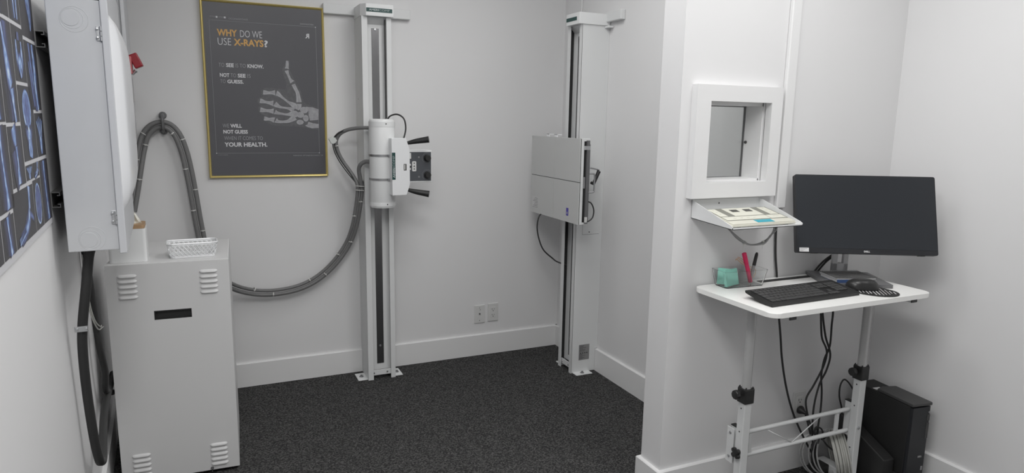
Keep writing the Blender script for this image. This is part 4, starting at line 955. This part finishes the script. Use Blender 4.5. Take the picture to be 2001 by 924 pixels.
MB(MM).box((-MW/2+0.004, -MH/2+0.019, 0.0), (MW/2-0.004, MH/2-0.004, 0.0007)).build('display_panel', SCREEN, mcase)
text('lettering', 'DELL', mat('logo_silver', 0.7, 0.4), mcase, tuple(MM @ Vector((-0.011, -MH/2+0.0055, 0.0))), tuple(u), tuple(up), 0.022, 0.0068, 0.03)
MB(MM).box((-MW/2+0.011, -MH/2+0.003, 0.0007), (-MW/2+0.046, -MH/2+0.018, 0.0012)).build('asset_sticker', PAPER, mcase, 'small white sticker')
b = MB(MM)
for k in range(3): b.box((-MW/2+0.014, -MH/2+0.0145-0.004*k, 0.0012), (-MW/2+0.014+(0.026, 0.018, 0.012)[k], -MH/2+0.0152-0.004*k, 0.0014))
b.build('sticker_text', DARKG, mcase)
b = MB(MM); b.box((-0.205, -MH/2-0.002, -0.014), (-0.180, -MH/2+0.001, -0.004)); b.box((0.19, -MH/2-0.003, -0.014), (0.215, -MH/2+0.001, -0.004)); b.build('button_ridge', DARKG, mo)
# base and neck
b = MB(BMt); b.prism(rrect(0.245, 0.220, 0.006, cx=0.004, cy=-0.006), 2, 0.0004, 0.0135, bevel=0.0012); b.build('stand_base', STANDG, mo)
nk = Vector((0.245, -1.898, 0)); NM = Matrix.Translation((nk.x, nk.y, DZ)) @ Matrix.Rotation(-0.49, 4, 'Z')
b = MB(NM); b.box((-0.030, -0.010, 0.013), (-0.011, 0.012, 0.30), 0.002); b.box((0.011, -0.010, 0.013), (0.030, 0.012, 0.30), 0.002); b.box((-0.030, -0.010, 0.013), (0.030, 0.012, 0.055), 0.002); b.box((-0.030, -0.010, 0.115), (0.030, 0.012, 0.30), 0.002)
b.build('stand_neck', NECKG, mo)
ctr = MM @ Vector((0, 0, -0.043)); top = NM @ Vector((0, 0, 0.265))
b = MB(); b.tube([tuple(ctr + fn*0.004), tuple((ctr+top)/2), tuple(top)], 0.026, n=16); b.build('tilt_hinge', DARKG, mo)
c = MB()
for k in range(2):
    p0 = MM @ Vector((0.02+0.02*k, -0.07, -0.045)); c.tube([tuple(p0), tuple(NM @ Vector((0.025-0.01*k, -0.03, 0.14))), tuple(NM @ Vector((-0.005+0.008*k, 0.022, 0.095))), tuple(NM @ Vector((-0.045+0.012*k, 0.045, 0.05))), (0.195+0.02*k, -1.823, 0.862)], 0.0042, n=8)
c.build('monitor_cable', RUBBER, mo)

# ------------------------------------------------------------------ keyboard
KBW, KBD = 0.425, 0.126
kang = math.atan2(0.022, 0.122)
KB = Matrix.Translation((-0.372, -2.158, DZ+0.0006)) @ Matrix.Rotation(0.020, 4, 'Z')
kbd = thing('keyboard', 'full-size black keyboard at the front of the white desk', 'keyboard', (-0.16, -2.10, DZ))
b = MB(KB)
prof = [(0, 0.0), (0, 0.010), (0.010, 0.0135), (KBD-0.004, 0.030), (KBD, 0.027), (KBD-0.004, 0.020), (0.03, 0.0)]
b.prism(prof, 0, 0, KBW, bevel=0.0012); b.build('keyboard_case', KEYC, kbd)
for x in (0.03, KBW-0.06): MB(KB).box((x, KBD-0.022, 0.0), (x+0.03, KBD-0.014, 0.022)).build('flip_foot', BLACK, kbd)
KT_ = KB @ Matrix.Translation((0, 0.012, 0.0138)) @ Matrix.Rotation(math.atan2(0.0165, KBD-0.014), 4, 'X')
rowsd = [([0.5]+[None], 0)]
P_ = 0.0181
def key_mesh(w, d, n):
    b = MB(); b.box((-w/2, -d/2, 0), (w/2, d/2, 0.0036), 0.0009, 1); me = bpy.data.meshes.new('key'); b.bm.to_mesh(me); b.bm.free(); me.materials.append(KEYM); return me
KEYM = mat('key_cap_black', 0.052, 0.42)
cache = {}
def key(x, y, wu, hu=1):
    kk_ = (wu, hu)
    if kk_ not in cache: cache[kk_] = key_mesh(P_*wu-0.0030, P_*hu-0.0030 if hu > .8 else P_*hu-0.0026, 0)
    o = bpy.data.objects.new('key', cache[kk_]); C.objects.link(o); o.parent = kbd
    o.matrix_parent_inverse = world_of(kbd).inverted()
    o.matrix_basis = KT_ @ Matrix.Translation((0.010+x*P_+wu*P_/2, y*P_+hu*P_/2-0.001, 0.0))
nk_ = 0
layout = [(0, [1.25,1.25,1.25,6.25,1.25,1.25,1.25,1.25]), (1, [2.25]+[1]*10+[2.75]), (2, [1.75]+[1]*11+[2.25]), (3, [1.5]+[1]*12+[1.5]), (4, [1]*13+[2])]
for ry, ws in layout:
    x = 0
    for w in ws: key(x, ry, w); x += w
for k in range(15): key(k, 5.02, 1, 0.62)
for x, y in ((15.25,0),(16.25,0),(17.25,0),(16.25,1),(15.25,3),(16.25,3),(17.25,3),(15.25,4),(16.25,4),(17.25,4)): key(x, y, 1)
for x in range(4):
    for y in (1,2,3,4):
        if x < 3 or y in (1, 3): pass
        if x == 3: continue
        key(18.5+x, y, 1) if 18.5+x+1 < 22.3 else None
b = MB(KT_); b.box((0.010+2.7*P_, 0.006, 0.0033), (0.010+2.9*P_, 0.009, 0.0036)); b.box((0.010+15.7*P_, 0.006, 0.0033), (0.010+15.9*P_, 0.009, 0.0036))
for i in range(34): 
    rx, ry = random.randrange(0, 14), random.randrange(1, 5); b.box((0.010+(rx+0.35)*P_, (ry+0.62)*P_, 0.0033), (0.010+(rx+0.47)*P_, (ry+0.74)*P_, 0.0035))
b.build('key_legend', LTG, kbd)

# mouse pad and mouse
mp = thing('mouse_pad', 'small oval black and white patterned mouse pad under the mouse', 'mouse pad', (0.150, -2.125, DZ))
pm = MB(Matrix.Translation((0.148, -2.128, DZ+0.0004)) @ Matrix.Rotation(0.5, 4, 'Z'))
pm.prism([(0.073*math.cos(2*PI*k/40), 0.088*math.sin(2*PI*k/40)) for k in range(40)], 2, 0, 0.003, bevel=0.0008); pm.build('pad_sheet', BLACKM, mp)
pr = MB(Matrix.Translation((0.148, -2.128, DZ+0.0036)) @ Matrix.Rotation(0.9, 4, 'Z'))
for k in range(-6, 7):
    y = k*0.012; xw = 0.066*math.sqrt(max(0, 1-(y/0.082)**2)); a = -xw + random.uniform(0, .02); 
    if xw > 0.02: pr.box((a, y, 0), (xw-random.uniform(0.0, .04), y+0.002+0.0025*random.random(), 0.0003))
pr.build('pad_print', mat('pad_print_white', 0.6, 0.6), mp)
ms = thing('computer_mouse', 'black contoured wireless mouse on the patterned pad', 'mouse', (0.130, -2.10, DZ+0.004))
MS = Matrix.Translation((0.133, -2.097, DZ+0.0042)) @ Matrix.Rotation(-0.62+PI/2+PI/2, 4, 'Z')
b = MB(MS); nu, nv = 28, 14; rings = []
for j in range(nv+1):
    ph = PI/2*j/nv; row = []
    for i in range(nu):
        th = 2*PI*i/nu; cx_, sy_ = math.cos(th), math.sin(th)
        L = 0.058*(1.0); W = 0.036*(1+0.12*cx_)*(1-0.16*math.exp(-((cx_*1.2)**2)*6)*(1 if sy_ > 0 else 0.3))
        hgt = 0.036*math.sin(ph)**0.85*(1 - 0.16*cx_*math.cos(ph)) 
        r = math.cos(ph)**0.62
        row.append(b.bm.verts.new((L*cx_*r+0.006*math.sin(ph), W*sy_*r, 0.002+hgt)))
    rings.append(row)
for a, c_ in zip(rings, rings[1:]):
    for i in range(nu): 
        f = b.bm.faces.new((a[i], a[(i+1)%nu], c_[(i+1)%nu], c_[i])); f.smooth = True
b.bm.faces.new(rings[0][::-1]); bmesh.ops.remove_doubles(b.bm, verts=b.bm.verts, dist=0.0002)
b.build('mouse_shell', mat('mouse_black', 0.02, 0.33), ms)
MB(MS @ Matrix.Translation((-0.040, 0.0, 0.029))).lathe([(0.0, -0.0035), (0.008, -0.0035), (0.009, 0), (0.008, 0.0035), (0, 0.0035)], (0,0,0), (0,1,0), n=18).build('scroll_wheel', STEEL, ms, 'silver scroll wheel')

# notebooks on the stand base
bz = DZ+0.0140
N0 = Matrix.Translation((0.180, -1.990, bz)) @ Matrix.Rotation(-0.33, 4, 'Z')
nb2 = thing('blue_notebook', 'small blue-covered notebook under the left half of the grey spiral notebook', 'notebook', (0.150, -1.99, bz))
b = MB(N0); b.box((-0.077, -0.060, 0), (0.016, 0.052, 0.0010)); b.box((-0.077, -0.060, 0.0105), (0.016, 0.052, 0.0115)); b.box((-0.077, -0.0615, 0.0), (0.016, -0.060, 0.0115)); b.build('cover', BLUE, nb2)
MB(N0).box((-0.0765, -0.0599, 0.0011), (0.0155, 0.0515, 0.0104)).build('pages', mat('page_edges', 0.5, 0.8, bump=(900, 0.3, 0.001)), nb2)
nb3 = thing('white_notepad', 'white notepad under the right half of the grey spiral notebook', 'notepad', (0.21, -2.0, bz))
MB(N0).box((0.0175, -0.059, 0.0015), (0.078, 0.050, 0.0115), 0.0003).build('pages', mat('pad_pages', 0.55, 0.8), nb3)
MB(N0).box((0.0170, -0.060, 0.0), (0.079, 0.051, 0.0014)).build('backing_board', DARKG, nb3)
N1 = N0 @ Matrix.Translation((0, 0, 0.0118))
nb1 = thing('spiral_notebook', 'grey-covered spiral notebook on top of the small stack below the monitor', 'notebook', (0.180, -1.990, bz+0.0118))
MB(N1).box((-0.079, -0.060, 0), (0.079, 0.054, 0.0055), 0.0003).build('pages', mat('page_edges_grey', 0.42, 0.8, bump=(900, 0.3, 0.001)), nb1)
MB(N1).box((-0.080, -0.061, 0.0056), (0.080, 0.055, 0.0070), 0.0005).build('cover', GREYC, nb1)
b = MB(N1)
for k in range(22): b.torus((-0.076+0.0072*k, 0.055, 0.0035), 0.0060, 0.0009, (1,0.15,0), n=14, m=5)
b.build('wire_spiral', ZINC, nb1)
b = MB(N1)
for k in range(3): b.tube([(0.015+0.012*k, 0.0, 0.0071), (0.025+0.012*k, 0.014, 0.0071), (0.033+0.012*k, 0.002, 0.0071)], 0.0012, n=5)
b.prism([(-0.055,-0.045),(-0.01,-0.05),(0.005,-0.02),(-0.03,0.0),(-0.06,-0.02)], 2, 0.007, 0.0072); b.build('cover_print', DARKG, nb1)

# acrylic organiser with its contents
OM = Matrix.Translation((-0.250, -1.872, DZ+0.0005)) @ Matrix.Rotation(-0.05, 4, 'Z')
og = thing('acrylic_organizer', 'clear acrylic desk organizer on the left of the white desk', 'desk organizer', (-0.250, -1.872, DZ))
def shell(b, w0, d0, w1, d1, h, t, r=0.010, cx=0, cy=0, n=5):
    def ring(w, d, z): return [(cx+x, cy+y, z) for x, y in rrect(w, d, r, n)]
    R_ = [ring(w0, d0, 0.0), ring(w1, d1, h), ring(w1-2*t, d1-2*t, h), ring(w0-2*t, d0-2*t, t)]
    vs = [[b.bm.verts.new(p) for p in q] for q in R_]; m = len(vs[0])
    for a, c_ in zip(vs, vs[1:]):
        for k in range(m): 
            f = b.bm.faces.new((a[k], a[(k+1)%m], c_[(k+1)%m], c_[k])); f.smooth = True
    b.bm.faces.new(vs[0][::-1]); b.bm.faces.new(vs[-1])
b = MB(OM); shell(b, 0.172, 0.070, 0.196, 0.088, 0.062, 0.0022); b.build('outer_tray', ACRYL, og)
b = MB(OM); b.box((0.020, -0.036, 0.0025), (0.022, 0.036, 0.052)); b.build('divider', ACRYL, og)
sn = thing('sticky_note_pad', 'teal sticky note pad standing in the acrylic organizer', 'sticky notes', (-0.305, -1.875, DZ+0.003))
SM_ = Matrix.Translation((-0.295, -1.885, DZ+0.006)) @ Matrix.Rotation(0.25, 4, 'Z') @ Matrix.Rotation(-0.22, 4, 'X')
MB(SM_).box((-0.040, -0.005, 0), (0.036, 0.004, 0.060)).build('note_block', TEAL, sn)
s2 = MB(Matrix.Translation((-0.315, -1.862, DZ+0.006)) @ Matrix.Rotation(-0.9, 4, 'Z') @ Matrix.Rotation(-0.12, 4, 'X')); s2.box((-0.024, -0.003, 0), (0.024, 0.002, 0.060)); s2.build('loose_note', TEAL, sn)
pk = thing('highlighter_marker', 'pink marker standing tilted in the acrylic organizer', 'marker', (-0.205, -1.88, DZ+0.004))
A_, B_ = Vector((-0.203, -1.882, DZ+0.008)), Vector((-0.232, -1.868, DZ+0.122)); d_ = (B_-A_).normalized(); L_ = (B_-A_).length
MB().lathe([(0, 0), (0.006, 0.001), (0.0078, 0.004), (0.0078, L_-0.048), (0.0070, L_-0.046)], A_, d_, n=16).build('barrel', PINK, pk)
MB().lathe([(0.0078, L_-0.046), (0.0082, L_-0.044), (0.0080, L_-0.002), (0.006, L_), (0, L_)], A_, d_, n=16).build('cap', PINK, pk)
q = MB(); p_ = A_+d_*(L_-0.02)+Vector((-0.0095,0,0)); q.cyl(tuple(p_-d_*0.018), tuple(p_+d_*0.018), 0.002, n=8); q.build('pocket_clip', PINK, pk)
bkm = thing('black_marker', 'black and grey marker leaning right in the acrylic organizer', 'marker', (-0.195, -1.86, DZ+0.004))
A_, B_ = Vector((-0.196, -1.872, DZ+0.008)), Vector((-0.158, -1.858, DZ+0.116)); d_ = (B_-A_).normalized(); L_ = (B_-A_).length
MB().lathe([(0, 0), (0.003, 0.001), (0.0055, 0.006), (0.0058, L_-0.05)], A_, d_, n=16).build('barrel', mat('grey_barrel', 0.3, 0.4), bkm, 'grey barrel')
MB().lathe([(0.0062, L_-0.052), (0.0066, L_-0.048), (0.0060, L_-0.008), (0.0035, L_), (0, L_)], A_, d_, n=16).build('cap', BLACK, bkm, 'black cap')
pc = MB()
for k in range(3):
    pc.tube([(-0.178-0.006*k,-1.86,DZ+0.010),(-0.190+0.012*k,-1.855,DZ+0.04),(-0.200-0.010*k,-1.85,DZ+0.075),(-0.225-0.012*k,-1.85,DZ+0.095),(-0.243-0.004*k,-1.848,DZ+0.102-0.006*k)], 0.0013, n=6)
pc.tube([(-0.17,-1.86,DZ+0.02),(-0.155,-1.855,DZ+0.045),(-0.18,-1.85,DZ+0.06),(-0.20,-1.855,DZ+0.04),(-0.17,-1.86,DZ+0.02)], 0.0012, n=6)
tag(pc.build('rubber_band', PEACH), 'pale orange twisted bands sticking out of the acrylic organizer', 'rubber band')

# ------------------------------------------------------------------ under the desk: tower, second box, coil, cords
TW = Matrix.Translation((0.411, -2.160, 0.0)) @ Matrix.Rotation(-0.12, 4, 'Z')      # front-left corner; y goes back along the wall
lower = thing('lower_computer', 'black box on the floor under the upright black computer', 'computer', (0.45, -2.05, 0))
MB(TW).box((-0.005, 0.022, 0.006), (0.105, 0.270, 0.078), 0.003).build('case', BLACKM, lower)
q = MB(TW)
for y in (0.05, 0.25):
    for x in (0.01, 0.09): q.lathe([(0.008, 0), (0.008, 0.008)], (x, y, 0.0004), n=10)
q.build('rubber_foot', BLACK, lower)
pcx = thing('desktop_computer', 'upright black desktop computer against the right wall below the desk', 'computer', (0.45, -2.05, 0.079))
z0, z1 = 0.0785, 0.372
b = MB(TW); b.box((0.0, 0.012, z0), (0.098, 0.285, z1), 0.003); b.build('case', BLACKM, pcx)
b = MB(TW); b.prism([(0.0005, 0.012), (0.0005, 0.006), (0.006, 0.0), (0.092, 0.0), (0.0975, 0.006), (0.0975, 0.012)], 2, z0+0.004, z1-0.004); b.build('front_bezel', BEZEL, pcx)
b = MB(TW); b.prism([(0.0, 0.0), (0.096, -0.004), (0.101, 0.004), (0.099, 0.172), (0.04, 0.185), (0.0, 0.17)], 2, z1+0.002, z1+0.013, bevel=0.002); b.box((0.02, 0.02, z1-0.001), (0.08, 0.15, z1+0.003)); b.build('top_cover', DARKG, pcx, 'raised dark grey top cover')
MB(TW).box((0.01, 0.186, z1), (0.045, 0.205, z1+0.0006)).build('top_sticker', PAPER, pcx, 'white sticker')
text('lettering', 'DELL', LTG, pcx, tuple(TW @ Vector((0.058, 0.0, 0.155))), tuple((TW.to_3x3() @ Vector((1,0,0)))), (0,0,1), 0.020, 0.007, 0.03)
MB(TW).box((0.078, -0.0008, 0.098), (0.088, 0.0, 0.116)).build('badge', STEEL, pcx)
MB(TW).lathe([(0, 0.001), (0.004, 0.001), (0.004, 0)], (0.088, 0.0, 0.345), (0,-1,0), n=14).build('power_button', STEEL, pcx)
q = MB(TW); q.box((0.080, -0.001, 0.235), (0.094, 0, 0.30), 0.0004); q.box((0.080, -0.001, 0.31), (0.094, 0, 0.335), 0.0004); q.build('port_cover', DARKG, pcx)
bx = thing('power_supply_box', 'black box with a white sticker on the floor in front of the upright computer', 'power supply', (0.36, -2.05, 0))
BXM = Matrix.Translation((0.374, -2.115, 0.0)) @ Matrix.Rotation(-0.10, 4, 'Z')
b = MB(BXM); b.prism([(0.0,0.0),(0.0,0.14),(0.24,0.235),(0.265,0.20),(0.265,0.0)], 0, -0.028, 0.028, bevel=0.004); b.build('case', BLACK, bx)
MB(BXM @ Matrix.Translation((0, 0, 0))).box((-0.0288, 0.165, 0.155), (-0.0278, 0.190, 0.178)).build('box_sticker', PAPER, bx, 'white sticker')
cl = thing('cable_coil', 'coil of off-white cable leaning against the black box under the desk', 'cable coil', (0.30, -1.96, 0))
random.seed(3)
b = MB()
for k in range(12):
    off_ = k*0.0042; ax = Vector((0.75+0.02*math.sin(k), -0.62, 0.22)).normalized(); R0 = 0.093+0.006*math.sin(k*2.3)
    b.torus((0.268+off_*1.2, -1.937-off_*0.5, 0.100+0.003*math.cos(k*1.7)), R0, 0.0034, ax, n=36, m=7)
b.build('coiled_cable', CABLEW, cl)
b = MB()
for k in range(5):
    ax = Vector((-0.35+0.12*k, -0.9, 0.25)).normalized(); b.torus((0.225+0.008*k, -1.915-0.006*k, 0.098+0.002*k), 0.088+0.005*math.sin(k*1.9), 0.0034, ax, n=36, m=7)
b.build('loose_loops', mat('pale_grey_cable', 0.33, 0.5), cl)
bun = [
 [(0.100,-1.94,0.84),(0.105,-1.95,0.739),(0.140,-1.93,0.66),(0.188,-1.90,0.60),(0.240,-1.885,0.535),(0.235,-1.88,0.47),(0.190,-1.88,0.395),(0.153,-1.88,0.338),(0.160,-1.89,0.270),(0.178,-1.90,0.210),(0.185,-1.91,0.12),(0.200,-1.91,0.04)],
 [(0.115,-1.93,0.84),(0.125,-1.94,0.735),(0.205,-1.90,0.61),(0.262,-1.885,0.52),(0.255,-1.88,0.45),(0.225,-1.88,0.40),(0.200,-1.885,0.330),(0.190,-1.89,0.26),(0.186,-1.90,0.18),(0.190,-1.91,0.05)],
 [(0.165,-1.94,0.84),(0.172,-1.95,0.736),(0.222,-1.91,0.66),(0.248,-1.89,0.56),(0.236,-1.88,0.50),(0.228,-1.88,0.43),(0.240,-1.88,0.36),(0.238,-1.885,0.29),(0.220,-1.895,0.20),(0.205,-1.905,0.12),(0.205,-1.915,0.04)]]
labs = ['leftmost black cord of the bundle hanging below the desk centre', 'middle black cord of the bundle hanging below the desk centre', 'rightmost black cord of the bundle hanging below the desk centre']
for pts, l in zip(bun, labs):
    b = MB(); b.tube(pts, 0.0040, n=8); tag(b.build('hanging_cord', RUBBER), l, 'cable', 'black cords under the desk')
b = MB(); b.tube([(0.184,YP-0.035,0.270),(0.190,-1.855,0.25),(0.193,-1.875,0.20),(0.196,-1.895,0.14),(0.200,-1.905,0.06),(0.215,-1.90,0.015),(0.30,-1.88,0.008)], 0.004, n=8); 
plg = thing('power_plug', 'round black plug in the outlet under the desk', 'plug', (0.18, YP, 0.27))
b.build('plug_cord', RUBBER, plg)
MB().lathe([(0, 0), (0.016, 0.001), (0.0185, 0.006), (0.0175, 0.014), (0.009, 0.026), (0.006, 0.036), (0, 0.036)], (0.180, YP-0.0095, 0.270), (0.1,-1,-0.25), n=18).build('plug_head', BLACK, plg)
b = MB(); b.tube([(0.44,-1.875,0.33),(0.425,-1.858,0.362),(0.405,-1.85,0.375),(0.386,-1.85,0.35),(0.388,-1.85,0.30),(0.412,-1.85,0.235),(0.40,-1.86,0.18),(0.355,-1.87,0.145),(0.30,-1.885,0.155),(0.25,-1.895,0.15),(0.215,-1.90,0.185)], 0.0036, n=8)
tag(b.build('arched_cable', RUBBER), 'black cord arching out from behind the upright computer', 'cable')
b = MB(); b.torus((0.192,-1.912,0.205), 0.018, 0.0036, (0.3,-1,0.1), n=20, m=7); b.torus((0.200,-1.918,0.20), 0.020, 0.0036, (-0.1,-1,0.3), n=20, m=7)
b.tube([(0.205,-1.92,0.19),(0.225,-1.945,0.15),(0.262,-1.97,0.115),(0.285,-1.98,0.08)], 0.0034, n=7)
b.tube([(0.19,-1.925,0.20),(0.165,-1.925,0.15),(0.175,-1.92,0.08),(0.20,-1.92,0.02)], 0.0036, n=7); b.tube([(0.197,-1.93,0.2),(0.178,-1.935,0.14),(0.19,-1.93,0.07),(0.21,-1.93,0.02)], 0.0036, n=7)
tag(b.build('cord_knot', RUBBER), 'gathered knot of black cords low in the bundle behind the desk cross bars', 'cable')
b = MB(); b.box((0.195,-1.935,0.0005),(0.262,-1.885,0.052),0.004); tag(b.build('power_adapter', BLACK), 'black power adapter on the carpet at the foot of the hanging cords', 'power adapter')
